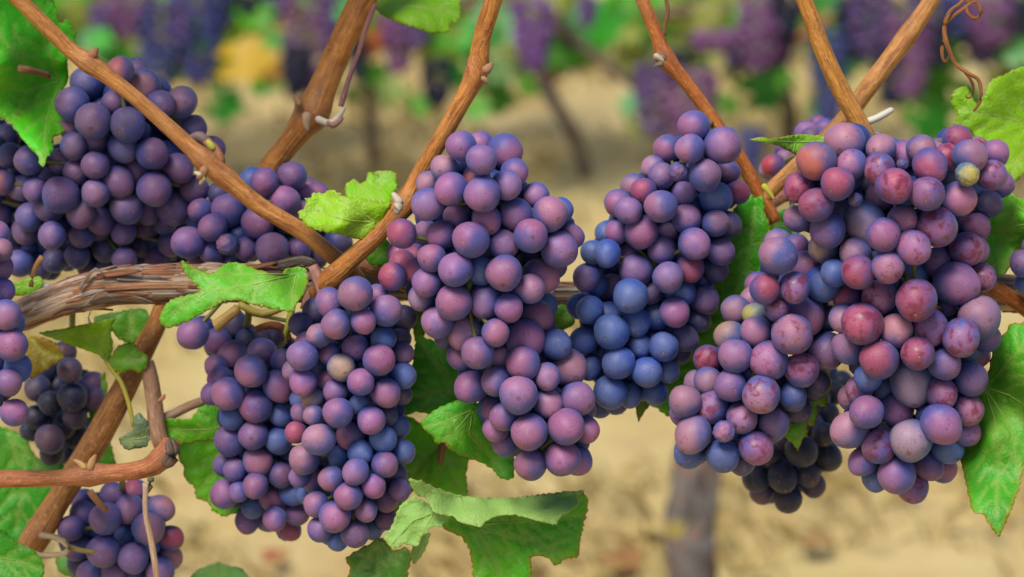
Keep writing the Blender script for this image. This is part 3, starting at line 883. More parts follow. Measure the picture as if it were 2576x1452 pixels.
# ---- leaves (outline, distance)
def L(parent, *a, **kw):
    # blades of this vine are a strong clear green
    a = list(a)
    if len(a) > 4: a[4] = (a[4][0] * 0.95, min(0.62, a[4][1] * 1.32), a[4][2] * 0.75)
    return make_leaf(parent, *a, **kw)
L(vine, [(-120, -80), (40, -60), (120, -20), (140, 15), (149, 40), (153, 58), (172, 52), (192, 84), (190, 102), (170, 140, 1.085), (172, 200, 1.095), (158, 225, 1.1), (170, 290, 1.09), (161, 333, 1.075), (134, 345), (136, 373), (120, 395), (106, 422, 1.05), (91, 388, 1.052), (52, 343), (15, 302), (-40, 292), (-140, 240)],
  1.06, [[(150, 205), (60, 160), (-30, 60)], [(150, 205), (110, 100), (90, 0)], [(150, 205), (118, 300), (106, 415)], [(150, 205), (60, 230), (-60, 200)]], [(106, 422, 1.048), (0, 150, 1.05)], (0.075, 0.44, 0.012), 0.35, 7, 34, label='large bright green leaf at the upper left corner')
L(vine, [(941, 12), (956, 35), (1002, 57), (1042, 70), (1087, 84), (1128, 81), (1135, 60), (1158, 44), (1160, 22), (1150, -30), (1090, -90), (980, -70), (945, -20)], 1.12, [[(944, 8), (1040, 15), (1140, 35)], [(944, 8), (1040, -40), (1100, -70)]], [(1040, 70, 1.11), (1040, -60, 1.14)], (0.28, 0.46, 0.008), 0.3, 4, 26, label='light green leaf tip hanging from the top edge')
L(vine, [(931, 590, 1.032), (911, 603), (882, 598), (855, 590), (805, 582), (771, 570), (758, 553), (750, 534), (768, 520), (768, 501), (782, 496), (790, 484), (810, 487), (835, 477), (860, 492), (885, 497), (920, 500), (950, 508), (985, 512), (976, 529), (968, 548)], 1.03,
  [[(945, 560), (880, 555), (800, 535), (765, 530)], [(945, 560), (890, 520), (830, 490)], [(945, 560), (880, 585)]], [(860, 560, 1.022), (800, 500, 1.035), (935, 590, 1.035), (770, 560, 1.03)], (0.33, 0.46, 0.014), 0.5, 6, 22, pucker=0.0016, wave=0.002, label='crinkled yellow green leaf beside the upright cane')
L(vine, [(985, 520), (960, 530), (905, 520), (872, 500), (868, 468), (891, 449), (905, 462), (921, 454), (924, 436), (945, 432), (971, 428), (996, 438), (1000, 469), (992, 495)], 1.043,
  [[(960, 520), (950, 470), (960, 435)], [(960, 520), (915, 480), (895, 455)]], [(950, 435, 1.05), (930, 520, 1.035)], (0.26, 0.44, 0.012), 0.4, 5, 20, pucker=0.0016, wave=0.002, label='upright yellow green leaf lobe behind the crinkled leaf')
L(vine, [(455, 656), (478, 666), (500, 678), (530, 688), (552, 676), (569, 662), (594, 660), (613, 665), (641, 676), (670, 684), (706, 692), (716, 680), (740, 672), (757, 672), (771, 681), (774, 712), (765, 740), (748, 760), (738, 785, 1.012), (695, 779, 1.01), (645, 769, 1.012), (600, 756, 1.015), (560, 759), (544, 771), (504, 791), (469, 811), (423, 826, 1.02), (403, 808), (411, 775), (430, 755), (475, 741), (504, 733), (480, 705), (460, 680)], 1.03,
  [[(745, 690), (640, 715), (520, 735), (430, 790)], [(745, 690), (640, 690), (560, 690), (480, 672)], [(745, 690), (735, 740), (735, 780)]], [(745, 690, 1.045), (600, 670, 1.04), (640, 715, 1.018), (420, 815, 1.025)], (0.125, 0.370, 0.030), 0.55, 5, 26, label='bright green leaf lying over the old cordon')
L(vine, [(2600, 150), (2576, 168), (2560, 172), (2530, 186), (2494, 203), (2476, 240), (2462, 267), (2445, 240), (2429, 218), (2399, 228), (2391, 262), (2409, 287), (2399, 312), (2439, 333), (2480, 400), (2520, 450), (2540, 470), (2576, 440), (2680, 400), (2720, 250), (2660, 150)], 1.065,
  [[(2640, 330), (2540, 300), (2420, 270)], [(2640, 330), (2590, 240), (2580, 175)], [(2640, 330), (2560, 400), (2540, 455)]], [(2400, 270, 1.055), (2540, 460, 1.05), (2640, 300, 1.08)], (0.29, 0.42, 0.010), 0.3, 6, 34, label='large light green leaf at the right edge, upper')
L(vine, [(2535, 481), (2560, 499), (2600, 500), (2660, 560), (2620, 640), (2560, 632), (2540, 675), (2515, 696), (2494, 680), (2470, 672, 1.06), (2440, 620, 1.065), (2450, 545, 1.06), (2490, 520)], 1.04,
  [[(2620, 560), (2540, 570), (2480, 600)], [(2620, 560), (2560, 520), (2538, 490)], [(2620, 560), (2550, 630), (2515, 690)]], [(2600, 540, 1.03), (2515, 690, 1.035)], (0.14, 0.46, 0.024), 0.3, 5, 30, pucker=0.0018, label='blistered green leaf at the right edge behind the big bunch')
L(vine, [(2590, 800), (2568, 812), (2540, 815), (2534, 833), (2515, 851), (2500, 868), (2494, 890), (2488, 930), (2470, 975, 1.035), (2440, 1020, 1.045), (2425, 1090, 1.04), (2416, 1150), (2424, 1190), (2434, 1236), (2447, 1288), (2470, 1292), (2489, 1320), (2512, 1351, 1.0), (2530, 1315), (2548, 1275), (2565, 1224), (2575, 1174), (2605, 1100), (2660, 980), (2650, 860)], 1.015,
  [[(2477, 975), (2500, 1050), (2512, 1150), (2505, 1300)], [(2477, 975), (2530, 920), (2590, 850)], [(2477, 975), (2540, 995), (2640, 1060)], [(2477, 975), (2545, 1080), (2560, 1190)]], [(2512, 1351, 0.995), (2600, 950, 0.995), (2500, 1100, 1.01)], (0.08, 0.33, 0.026), 0.85, 5, 24, pucker=0.0012, label='hanging green leaf with yellow scorched rim at the lower right', petiole=[(2440, 968, 8), (2460, 970, 6), (2477, 975, 5)])
L(vine, [(1885, 352, 0.995), (1915, 345), (1940, 350), (1965, 345), (2011, 338), (2050, 340), (2095, 350, 1.02), (2085, 372, 1.022), (2040, 385), (2006, 391), (1985, 380), (1955, 366), (1920, 358)], 1.005, [[(2090, 356), (2000, 358), (1890, 353)], [(2000, 360), (1996, 382)]], [], (0.24, 0.43, 0.030), 0.7, 3, 22, label='small pale leaf pointing left off the big right bunch')
L(vine, [(1885, 489), (1900, 498), (1920, 493), (1922, 512), (1924, 535), (1938, 570), (1938, 640), (1920, 700), (1895, 760), (1850, 830), (1810, 890), (1775, 940), (1735, 990), (1702, 1042), (1681, 1048), (1655, 1030), (1630, 1010), (1650, 940), (1720, 830), (1790, 700), (1810, 600), (1850, 520)], 1.075,
  [[(1900, 520), (1890, 620), (1840, 780), (1720, 980)], [(1890, 620), (1930, 600)], [(1870, 680), (1910, 690)]], [(1890, 500, 1.065), (1690, 1040, 1.085)], (0.055, 0.35, 0.012), 0.35, 5, 26, pucker=0.0018, label='deep green leaf hanging between the blue bunch and the right bunches')
L(vine, [(1640, 1010), (1634, 1022), (1620, 1038), (1606, 1062), (1601, 1040), (1598, 1015), (1610, 990), (1640, 985)], 1.08, [[(1620, 990), (1607, 1055)]], [], (0.055, 0.19, 0.012), 0.4, 3, 18)
L(vine, [(1915, 536), (1930, 530), (1955, 533), (1980, 525), (2010, 540), (2010, 600), (1985, 615), (1945, 600), (1925, 570)], 1.095, [[(2000, 570), (1955, 560), (1922, 540)]], [], (0.055, 0.26, 0.030), 0.2, 4, 22, pucker=0.0018)
L(vine, [(2097, 978), (2083, 986), (2080, 1002), (2080, 1022), (2068, 1024), (2057, 1020), (2056, 1053), (2046, 1073), (2032, 1066), (2031, 1098), (2018, 1106), (2014, 1120), (2007, 1135, 1.04), (1999, 1122), (1990, 1113), (1970, 1096), (1985, 1068), (2025, 1020), (2045, 990), (2080, 965)], 1.05, [[(2080, 975), (2040, 1030), (2008, 1125)]], [], (0.085, 0.30, 0.016), 0.6, 5, 17, pucker=0.0016, label='small jagged green leaf between the two right bunches')
L(vine, [(1052, 846), (1087, 856), (1130, 875), (1175, 930), (1200, 1010), (1180, 1060), (1100, 1045), (1047, 1037), (1012, 1045), (1020, 1000), (1035, 940), (1040, 890)], 1.075, [[(1180, 1000), (1120, 980), (1040, 1000)], [(1180, 1000), (1100, 920), (1060, 860)]], [(1100, 860, 1.07)], (0.05, 0.27, 0.010), 0.2, 5, 30, pucker=0.0015, label='dark green leaf in the gap between the two middle bunches')
L(vine, [(1057, 1068), (1075, 1045), (1100, 1028), (1128, 1015), (1160, 1005), (1200, 1015), (1228, 1073), (1259, 1123), (1294, 1148), (1291, 1204), (1259, 1204), (1238, 1180), (1208, 1163), (1178, 1153), (1138, 1136), (1117, 1113), (1099, 1118), (1082, 1093)], 1.05, [[(1190, 1030), (1120, 1060), (1065, 1075)], [(1190, 1030), (1180, 1090), (1270, 1190)], [(1190, 1030), (1140, 1090), (1110, 1110)]], [(1090, 1090, 1.035), (1280, 1190, 1.055)], (0.065, 0.34, 0.020), 0.35, 5, 24, pucker=0.0016, label='glossy green leaf curling beneath the central bunch')
L(vine, [(1012, 1047), (1060, 1065), (1120, 1120), (1178, 1150), (1173, 1194), (1176, 1246), (1128, 1246), (1087, 1226), (1060, 1215), (1030, 1245), (1000, 1290), (985, 1300), (1000, 1180)], 1.095, [[(1110, 1110), (1060, 1160), (1020, 1230)], [(1110, 1110), (1140, 1190), (1165, 1240)]], [], (0.13, 0.40, 0.008), 0.5, 5, 30, label='green leaf with a red stalk behind the curling leaf', petiole=[(1117, 1100, 9), (1106, 1160, 9), (1092, 1228, 8)], petiole_color=(0.32, 0.12, 0.05))
lf = L(vine, [(1107, 1297), (1168, 1290), (1240, 1270), (1340, 1265), (1440, 1255), (1470, 1238), (1480, 1272), (1470, 1315), (1460, 1357), (1455, 1400), (1425, 1405), (1400, 1423), (1364, 1398), (1339, 1404), (1335, 1452), (1310, 1500), (1240, 1520), (1193, 1480), (1188, 1426), (1178, 1375), (1153, 1345), (1120, 1330)], 1.055,
  [[(1100, 1290), (1200, 1330), (1330, 1360), (1420, 1400)], [(1200, 1330), (1250, 1420), (1270, 1480)], [(1200, 1320), (1330, 1310), (1460, 1300)]], [(1107, 1297, 1.045), (1460, 1300, 1.06)], (0.095, 0.34, 0.006), 0.7, 8, 40, label='broad folded leaf at the bottom showing its pale underside')
fl = L(None, [(1027, 1206, 1.02), (1057, 1209), (1097, 1228), (1158, 1248, 1.055), (1233, 1254, 1.06), (1309, 1252, 1.06), (1410, 1238, 1.06), (1470, 1233, 1.06), (1452, 1254), (1455, 1274), (1410, 1300, 1.04), (1400, 1320, 1.035), (1349, 1310, 1.03), (1289, 1295, 1.03), (1233, 1305, 1.025), (1208, 1326, 1.02), (1168, 1320, 1.02), (1138, 1300), (1092, 1290, 1.025), (1072, 1254), (1047, 1244)], 1.035,
  [[(1160, 1250), (1170, 1290), (1200, 1320)], [(1160, 1250), (1300, 1280), (1400, 1310)], [(1160, 1250), (1090, 1240), (1040, 1212)]], [(1200, 1300, 1.025)], (0.17, 0.30, 0.075), 0.55, 5, 30, flip=True, name='leaf_fold', label='pale underside of the folded leaf')
adopt(fl, lf)
L(vine, [(1120, 1300), (1112, 1325), (1082, 1326), (1077, 1341), (1060, 1352), (1052, 1375), (1032, 1372), (1018, 1368), (991, 1382, 1.03), (975, 1368), (966, 1350), (985, 1325), (1005, 1274), (1040, 1250), (1080, 1268)], 1.05, [[(1090, 1290), (1040, 1310), (985, 1370)], [(1090, 1290), (1060, 1350)]], [], (0.15, 0.33, 0.055), 0.5, 5, 26, flip=True, label='pale turned up leaf under the bottom middle bunch')
L(vine, [(1082, 1340), (1075, 1372), (1060, 1400), (1040, 1420), (1035, 1385), (1050, 1345)], 1.07, [[(1070, 1345), (1045, 1410)]], [], (0.13, 0.30, 0.05), 0.5, 4, 24, flip=True)
L(vine, [(961, 1352), (990, 1385), (1022, 1376), (1036, 1400), (1025, 1450), (1040, 1510), (870, 1500), (880, 1430), (869, 1405), (906, 1380), (935, 1365)], 1.055, [[(960, 1360), (950, 1430), (945, 1490)], [(960, 1360), (1000, 1420)], [(960, 1360), (900, 1430)]], [], (0.045, 0.175, 0.014), 0.6, 5, 26, label='dark green leaf tip at the bottom edge below the middle bunch')
L(vine, [(378, 1058), (418, 1053), (479, 1053), (504, 1022), (554, 1012), (640, 1000), (680, 1060), (600, 1100), (500, 1112), (440, 1122), (400, 1116), (378, 1093)], 1.085, [[(640, 1060), (520, 1080), (385, 1085)]], [(520, 1050, 1.08), (440, 1120, 1.09)], (0.09, 0.31, 0.010), 0.35, 5, 28, label='folded upper lobe of the leaf behind the bottom left bunch')
L(vine, [(438, 1121), (449, 1153), (464, 1174), (464, 1204), (489, 1226), (494, 1254), (524, 1264), (534, 1284), (564, 1300), (590, 1292), (640, 1280), (680, 1200), (680, 1080), (560, 1090), (470, 1105)], 1.105, [[(620, 1060), (560, 1160), (500, 1240)], [(620, 1060), (590, 1180), (570, 1290)]], [], (0.13, 0.44, 0.006), 0.6, 6, 30, label='green leaf with a yellow rim behind the bottom left bunch')
L(vine, [(-60, 1060), (0, 1073), (30, 1083), (66, 1103), (91, 1150), (151, 1158), (170, 1190), (150, 1230), (126, 1249), (100, 1300), (76, 1380), (-80, 1460)], 1.15, [[(20, 1090), (60, 1200), (40, 1330)], [(20, 1090), (120, 1190)]], [], (0.04, 0.24, 0.008), 0.2, 5, 34, label='shaded green leaf behind the horizontal cane at the left edge')
L(vine, [(-80, 1320), (0, 1330), (50, 1368), (91, 1388), (111, 1421), (108, 1458), (90, 1520), (-80, 1520)], 1.07, [[(-40, 1400), (40, 1410), (100, 1430)]], [], (0.055, 0.250, 0.012), 0.2, 5, 30, pucker=0.0016, label='blistered green leaf filling the bottom left corner')
L(vine, [(97, 838), (165, 826), (231, 812), (262, 806), (290, 800), (278, 830), (285, 870), (270, 915), (250, 895), (212, 880), (152, 858)], 1.075, [[(270, 915), (240, 850), (120, 836)], [(270, 915), (275, 850)]], [(97, 838, 1.065), (270, 900, 1.085)], (0.33, 0.46, 0.010), 0.3, 3, 26, label='yellow green drooping leaf under the cordon at the left')
L(vine, [(270, 915), (285, 935), (313, 938), (330, 930), (352, 939), (370, 923), (372, 898), (350, 880), (335, 862), (300, 868), (283, 890)], 1.08, [[(268, 912), (320, 905), (365, 900)]], [], (0.12, 0.265, 0.010), 0.5, 4, 22, petiole=[(267, 910, 5), (285, 935, 6), (303, 959, 6), (322, 1008, 6), (337, 1074, 5)], petiole_color=(0.34, 0.30, 0.04))
L(vine, [(303, 783), (364, 777), (380, 813), (364, 852), (331, 866), (295, 850), (275, 815)], 1.10, [[(330, 780), (330, 855)]], [], (0.075, 0.24, 0.02), 0.1, 4, 24)
L(vine, [(235, 800), (262, 790), (300, 785), (310, 810), (285, 835), (250, 830)], 1.11, [[(240, 805), (300, 810)]], [], (0.12, 0.28, 0.08), 0.1, 3, 24)
L(vine, [(73, 848), (103, 847), (140, 862), (161, 898), (140, 917), (110, 935), (79, 953), (66, 930)], 1.095, [[(80, 855), (110, 890), (155, 900)]], [], (0.30, 0.125, 0.012), 0.3, 3, 22, label='withered orange brown leaf under the cordon')
L(vine, [(470, 1470), (480, 1450), (497, 1434), (520, 1424), (550, 1414), (575, 1424), (605, 1428), (622, 1446), (650, 1490), (560, 1530), (480, 1520)], 1.14, [[(560, 1500), (540, 1430)]], [], (0.25, 0.40, 0.16), 0.2, 4, 24, label='pale mint leaf tip at the bottom edge')
L(vine, [(930, 605), (965, 596), (990, 622), (1000, 650), (965, 672), (928, 664), (918, 640)], 1.062, [[(990, 640), (930, 635)]], [], (0.145, 0.38, 0.010), 0.1, 3, 24)
L(vine, [(1390, 790), (1412, 765), (1440, 775), (1445, 815), (1405, 835), (1385, 820)], 1.075, [[(1440, 770), (1400, 825)]], [], (0.12, 0.34, 0.012), 0.3, 4, 24)
L(vine, [(1040, 730), (1062, 745), (1072, 800), (1066, 850), (1045, 860), (1035, 800)], 1.09, [[(1050, 740), (1055, 850)]], [], (0.12, 0.32, 0.012), 0.3, 3, 24)
L(vine, [(230, 1000), (262, 935), (272, 1000), (255, 1060), (280, 1120), (292, 1180), (240, 1165), (222, 1080)], 1.125, [[(255, 960), (255, 1150)]], [], (0.105, 0.285, 0.010), 0.4, 5, 26)
L(vine, [(30, 715), (70, 700), (100, 695), (112, 712), (95, 735), (40, 745), (20, 735)], 1.085, [[(30, 730), (105, 705)]], [], (0.16, 0.30, 0.010), 0.3, 3, 24)
L(vine, [(-30, 440), (0, 440), (14, 470), (10, 510), (-20, 520)], 1.17, [], [], (0.07, 0.25, 0.01), 0.1, 3, 24)
L(vine, [(140, 640), (180, 632), (215, 640), (205, 662), (160, 668)], 1.14, [], [], (0.26, 0.22, 0.02), 0.3, 3, 24)
L(vine, [(200, 1395), (240, 1375), (262, 1330), (230, 1322), (190, 1345), (140, 1400), (150, 1440), (210, 1460), (250, 1440)], 1.135, [[(150, 1400), (240, 1360)]], [], (0.08, 0.25, 0.05), 0.2, 4, 24)
L(vine, [(297, 1105), (318, 1092), (335, 1080), (338, 1046), (352, 1038), (372, 1060), (378, 1098), (368, 1124), (345, 1128), (318, 1132)], 1.06, [[(370, 1100), (310, 1110)]], [], (0.15, 0.15, 0.13), 0.0, 5, 14, label='curled grey dead leaf at the twig joint')

# unseen leaves added above the view to shade the bunches from the sky
def shade_canopy():
    rnd = random.Random(5)
    for q in range(46):
        x = rnd.uniform(-460, 640) if q < 30 else rnd.uniform(1000, 2900)
        dd = rnd.uniform(0.98, 1.35) if q < 30 else rnd.uniform(1.2, 1.45)
        r = rnd.uniform(0.038, 0.055)
        y = rnd.uniform(-700, -60) - r / dd * F
        o = bpy.data.objects.new('leaf', FARLEAF[rnd.randrange(4)]); COL.objects.link(o)
        if not o.data.materials: o.data.materials.append(M_FARLEAF)
        o.location = at(x, y, dd); o.scale = (r, r * rnd.uniform(.8, 1), r)
        nrm = CR @ Vector((rnd.uniform(-.6, .6), rnd.uniform(0.2, 1.2), 0.8)).normalized()
        o.rotation_mode = 'QUATERNION'
        o.rotation_quaternion = Vector((0, 0, 1)).rotation_difference(nrm) @ Quaternion((0, 0, 1), rnd.uniform(0, 6.28))
        o.color = (0.06, 0.34, 0.012, 1); adopt(o, vine)
        md = o.modifiers.new('blade', 'SOLIDIFY'); md.thickness = 0.0005 / r

# trellis wire behind the cordon
w = link('trellis_wire', tube_mesh('trellis_wire', [(at(x, 721 + 5 * (x / 2576), 1.092), 0.0013) for x in (-700, 0, 1288, 2576, 3300)], 0.05, 8), M_WIRE)
tag(w, 'thin grey trellis wire running behind the cordon', 'wire')

# ------------------------------------------------------------------ grape bunches
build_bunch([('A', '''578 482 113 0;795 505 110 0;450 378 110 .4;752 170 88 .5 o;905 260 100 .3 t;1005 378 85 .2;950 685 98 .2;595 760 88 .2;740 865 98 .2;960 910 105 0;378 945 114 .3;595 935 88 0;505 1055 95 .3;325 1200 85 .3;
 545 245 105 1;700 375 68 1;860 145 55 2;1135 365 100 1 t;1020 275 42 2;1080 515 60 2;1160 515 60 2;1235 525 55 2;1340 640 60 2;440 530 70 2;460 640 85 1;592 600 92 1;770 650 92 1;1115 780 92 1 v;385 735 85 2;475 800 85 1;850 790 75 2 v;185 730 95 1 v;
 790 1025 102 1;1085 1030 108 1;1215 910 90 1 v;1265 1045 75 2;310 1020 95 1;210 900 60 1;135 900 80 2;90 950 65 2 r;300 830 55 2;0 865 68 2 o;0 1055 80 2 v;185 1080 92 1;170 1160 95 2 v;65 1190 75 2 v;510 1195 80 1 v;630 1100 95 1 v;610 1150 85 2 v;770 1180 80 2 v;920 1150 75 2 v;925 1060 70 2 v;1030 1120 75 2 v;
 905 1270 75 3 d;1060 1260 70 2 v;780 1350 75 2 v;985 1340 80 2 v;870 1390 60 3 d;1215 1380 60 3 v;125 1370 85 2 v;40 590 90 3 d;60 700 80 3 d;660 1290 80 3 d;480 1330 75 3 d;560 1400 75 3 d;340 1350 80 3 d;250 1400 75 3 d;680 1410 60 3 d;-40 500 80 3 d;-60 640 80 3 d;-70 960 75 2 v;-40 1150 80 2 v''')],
    1.07, 'wide dark purple bunch behind the slanting cane at the upper left', 'v', bluish=0.6, rub=0.1, thick=0.028, peduncle=[(262, 190, 8, 1.035), (300, 200, 8, 1.065)], dark=0.9)
build_bunch([('B', '''945 465 128 .3;1200 410 135 .4;1130 640 140 .2;890 830 150 .4;1015 1075 155 0;475 875 130 .1;255 1010 150 .2;615 1030 112 0 w;840 450 120 1 b;1310 590 95 1;1470 580 70 2;1390 520 60 2;1290 740 95 1;620 720 148 1;475 1120 92 1;785 1080 105 1 v;1260 1070 115 1 v;1620 1000 120 2 d;370 720 110 2;520 560 90 2 d;330 1190 80 2 v;1420 1150 100 2 d;680 1230 90 2 d;1150 830 110 2 d''')],
    1.065, 'small purple bunch between the slanting cane and the leaf on the cordon', bluish=0.5, rub=0.12, thick=0.02, peduncle=[(655, 520, 8, 1.045), (690, 500, 8, 1.075)], dark=0.95)
build_bunch([('C', '''840 310 110 0;697 214 110 .3;575 372 100 .4 t;620 515 115 .1;455 630 118 .3;845 555 127 0;1330 695 128 .2;1190 850 122 0;1395 950 130 .4;270 835 108 0 r;555 850 105 .3;765 880 130 0;485 1010 100 0;655 1095 124 0;1000 1118 128 0;1185 1230 108 .4;445 1185 105 .4;640 1330 128 .5;860 1320 115 .5;1035 1370 102 .3;
 1010 250 122 1;850 185 68 1;1090 395 80 1;438 470 68 2 t;1020 490 105 1;1230 570 98 1;1420 640 60 1 b;1085 700 120 1;668 720 100 1;880 740 105 1;1480 860 92 1;430 825 75 1;995 915 108 1;360 1000 85 1 r;830 1100 105 1 b;255 1060 75 1 r;345 1110 65 1 r;215 970 50 2;205 1140 102 1 r;1180 1040 95 2 d;1265 1140 125 1;410 1290 95 1 t;1310 1340 75 1 b;1400 1080 42 2 d;780 430 70 2 o;700 600 70 3 o'''),
   ('D', '''880 90 130 .5;120 130 122 .5;565 210 106 0;795 260 148 .3;430 365 126 .1;775 445 132 .1;965 550 102 .3;375 630 125 .6;570 585 115 .5;742 688 145 0;970 755 112 .4;1195 720 135 .5;825 975 140 .1;1110 935 142 .05;835 1225 120 .6;1080 1180 138 .5;
 325 210 130 1 t;1030 300 120 1 b;290 390 105 1;610 385 72 1;1125 480 145 1 t;540 790 85 2;490 800 70 2 b;630 855 108 1;1260 955 105 1;550 975 70 1;645 1060 105 1;1190 1190 118 1;170 265 60 2 d;1280 800 60 2 d''')],
    1.0, 'long central purple bunch beside the upright orange cane', bluish=0.42, rub=0.12, thick=0.026, peduncle=[(1110, 352, 8, 1.035), (1160, 372, 8, 1.03)])
build_bunch([('E', '''1410 362 155 .2;1140 390 120 0;1265 610 138 0;1040 580 92 0 vw;755 745 108 .5 r;900 870 138 0;630 905 115 .1;1115 975 125 .4;1355 1010 112 .5;735 1085 140 .2;905 1235 120 .3;1180 1185 130 .1;455 1265 112 .2 b;
 1175 200 130 1;955 390 115 1;830 540 95 1 t;905 615 110 1;1475 595 80 1 v;1540 755 100 1 r;1360 800 140 1 b;1085 765 105 1;665 700 100 2 t;545 845 118 1;1465 1020 105 1 d;530 1080 100 1;430 1070 70 2 b;965 1100 80 1 v;1395 1245 118 1 v;325 1250 92 1 b;640 1275 110 1 v;1145 1385 115 1 r;1370 1400 90 2 d'''),
   ('F', '''690 200 138 .2 v;960 252 130 .05;645 405 142 0 b;305 520 115 .4 b;695 625 118 .3 b;1015 545 125 .3;490 705 148 0 b;255 780 118 .5 b;925 830 125 .3 b;545 960 135 .1 b;785 1040 128 .15 b;475 1205 143 .4 b;
 280 250 115 1 v;360 310 95 1 b;490 335 120 1 v;1090 385 95 1 b;1265 440 118 1 v;830 410 60 2 d;215 490 105 1 b;455 570 120 1 b;855 575 115 1 b;1100 760 108 1 d;720 830 95 1 b;1090 870 75 2 d;965 1035 90 1 b;640 1230 105 1 b;850 1210 105 1 b;500 1340 50 2 d;370 1360 60 2 d;1235 610 85 2 d;300 1010 95 1 b''')],
    1.03, 'bluish bunch bent to the left, right of the centre', bluish=0.5, rub=0.12, thick=0.026, peduncle=[(1795, 305, 8, 1.075), (1765, 325, 8, 1.06)])
build_bunch([('I', '''995 230 155 0 t;885 500 122 0 r;1125 490 125 .3;980 655 100 .1;1105 865 165 0;815 845 125 .4;650 1040 135 .3;920 1075 155 .1;1185 1150 140 .5;425 1240 110 .5 t;610 1280 130 .3;
 985 125 110 1 t;1150 140 80 1;1210 160 55 2;1220 320 130 1;820 460 95 1;1355 460 140 1 b;735 570 50 1 t;655 670 120 1 t;805 710 98 1 y;1215 720 150 1;605 880 125 1 T;425 1065 115 1 r;1390 1000 150 1 v;1310 1250 110 2 d;310 1250 78 1 t;1110 1350 110 1 b;1420 740 90 2 d'''),
   ('J', '''970 285 172 0;275 345 145 .1 t;525 400 150 .3;350 645 165 .1 t;630 615 112 0 w;920 765 155 .3;
 1080 545 145 1 v;620 840 155 1 b;215 450 85 1;790 495 140 1;315 810 145 1 b;1250 310 130 1 v;1310 430 110 2 d;800 930 90 2 d;1090 650 60 2 d;1450 240 100 2 d''')],
    1.005, 'pinkish bunch with a yellow berry, left of the biggest bunch', bluish=0.35, rub=0.6, thick=0.026, peduncle=[(1990, 490, 7, 1.095), (2000, 590, 7, 1.05)])
build_bunch([('G', '''368 405 158 .1 o;535 590 135 0 r;360 760 140 .1 r;875 475 130 .4;1210 315 118 .6 t;1285 445 138 .4 r;1600 370 140 .5 t;1580 515 110 .2 yw;990 605 148 0 r;1255 670 142 .1;1510 710 145 .5;905 1005 138 .3;1335 940 165 .5;1150 1105 138 0;1580 1115 140 .6;1345 1225 128 .4;700 1300 140 .2 r;940 1260 132 .1;
 595 255 160 1 t;645 435 120 1;230 620 125 1 r;455 960 148 1 v;215 870 112 2 t;420 1110 120 2 T;885 310 120 1 t;1060 320 75 2;1500 235 120 1 r;1415 350 85 1 r;1345 275 50 2;1810 345 110 1;1680 265 50 2;1775 520 128 1;1870 590 85 2 v;1760 755 110 1 d;1660 680 70 2 b;1580 870 110 1 t;1665 940 105 1;870 720 90 2 v;760 905 160 1 g;1060 880 120 1;1690 1110 60 1;680 1150 130 1 t;500 1310 100 1 b;1155 1330 115 1 b;1700 1345 112 1;960 275 65 2 b;1060 430 55 1 dw;680 720 65 1 dw;620 1000 70 2 d;820 640 70 3 d;600 800 70 3 d'''),
   ('H', '''920 130 128 .4;680 225 122 0 r;365 365 122 0 r;565 405 100 .4 t;765 385 102 .3;1055 325 125 .3 t;945 450 110 .1;465 575 112 .2 r;690 540 100 0 r;655 710 128 .3 g;830 775 92 .2;390 885 98 .1;570 870 100 .3;830 955 115 .1;650 1050 124 .2 g;460 1085 102 .3;565 1250 112 .5;
 465 210 105 1;280 220 88 1 r;240 345 68 1 t;865 260 70 1 vw;1110 460 65 1;285 505 100 1;850 600 95 1 v;1005 690 100 1 v;400 680 85 1 b;345 745 80 1;300 795 78 2 t;500 760 55 2 b;985 870 92 1;990 1010 70 1;290 985 110 1 t;870 1095 95 1 b;370 1175 85 1;760 1200 85 1 v;850 1225 70 2;660 1325 94 1;435 1280 65 1 b;1055 560 55 2;1025 530 50 2 b;480 970 60 2 d''')],
    0.985, 'biggest bunch, plum pink with a wrinkled yellow berry near its top', bluish=0.3, rub=0.75, thick=0.03, peduncle=[(2180, 355, 8, 1.032), (2195, 400, 8, 1.022)])
build_bunch([('J', '''1330 790 150 0;1165 1035 135 .2;920 1040 130 .5;1390 1010 110 .4;1570 850 130 1;1445 1110 105 1;1210 1230 130 1;960 1180 95 2;1050 840 110 1;1430 545 95 1;1540 630 90 1;1580 450 95 1;1600 680 60 2;1150 690 70 2;1630 250 90 2;1700 160 90 2;1280 620 100 2;1480 300 90 2;1560 80 90 2''')],
    1.10, 'small blackish bunch hanging behind between the two right bunches', 'k', bluish=0.05, rub=0.05, thick=0.02, dark=0.8, peduncle=[(2010, 748, 8, 1.085), (2050, 880, 8, 1.115)], inner=(0.03, 0.03, 0.05))  # near-black berries: shade behind the front bunches is put into their colour
build_bunch([('K', '''105 165 92 0;447 385 97 0;315 520 98 0;478 593 97 .1;460 762 88 .3;490 915 88 .4;475 1060 75 .3;375 1095 62 .5;590 1255 70 .6;610 475 88 .3;
 255 215 85 1;340 295 90 1;350 110 80 2 d;515 275 85 1 v;635 325 70 1 v;235 360 58 1;265 435 75 1;225 515 68 1 v;340 650 80 1 b;625 640 75 1 b;325 795 90 1 v;610 795 82 1 b;355 965 72 1;285 940 55 2 v;625 995 78 1 v;295 1110 88 1;575 1135 78 1;705 1110 55 1 b;460 1195 58 1 b;720 1225 68 1 v;430 1265 75 1 v;680 1320 60 2 r;550 1290 40 2 t;520 190 55 2 d;430 200 60 2 d;740 105 70 2 d;160 120 60 2 d;600 180 60 2 d;700 900 80 2 d;700 700 80 2 d;700 500 80 2 d;690 400 70 2 d;650 1130 60 2 d''')],
    1.055, 'dark purple bunch under the leaf on the cordon, left of a longer bunch', bluish=0.45, rub=0.12, thick=0.022, peduncle=[(600, 715, 8, 1.064), (625, 790, 8, 1.075)], dark=0.92)
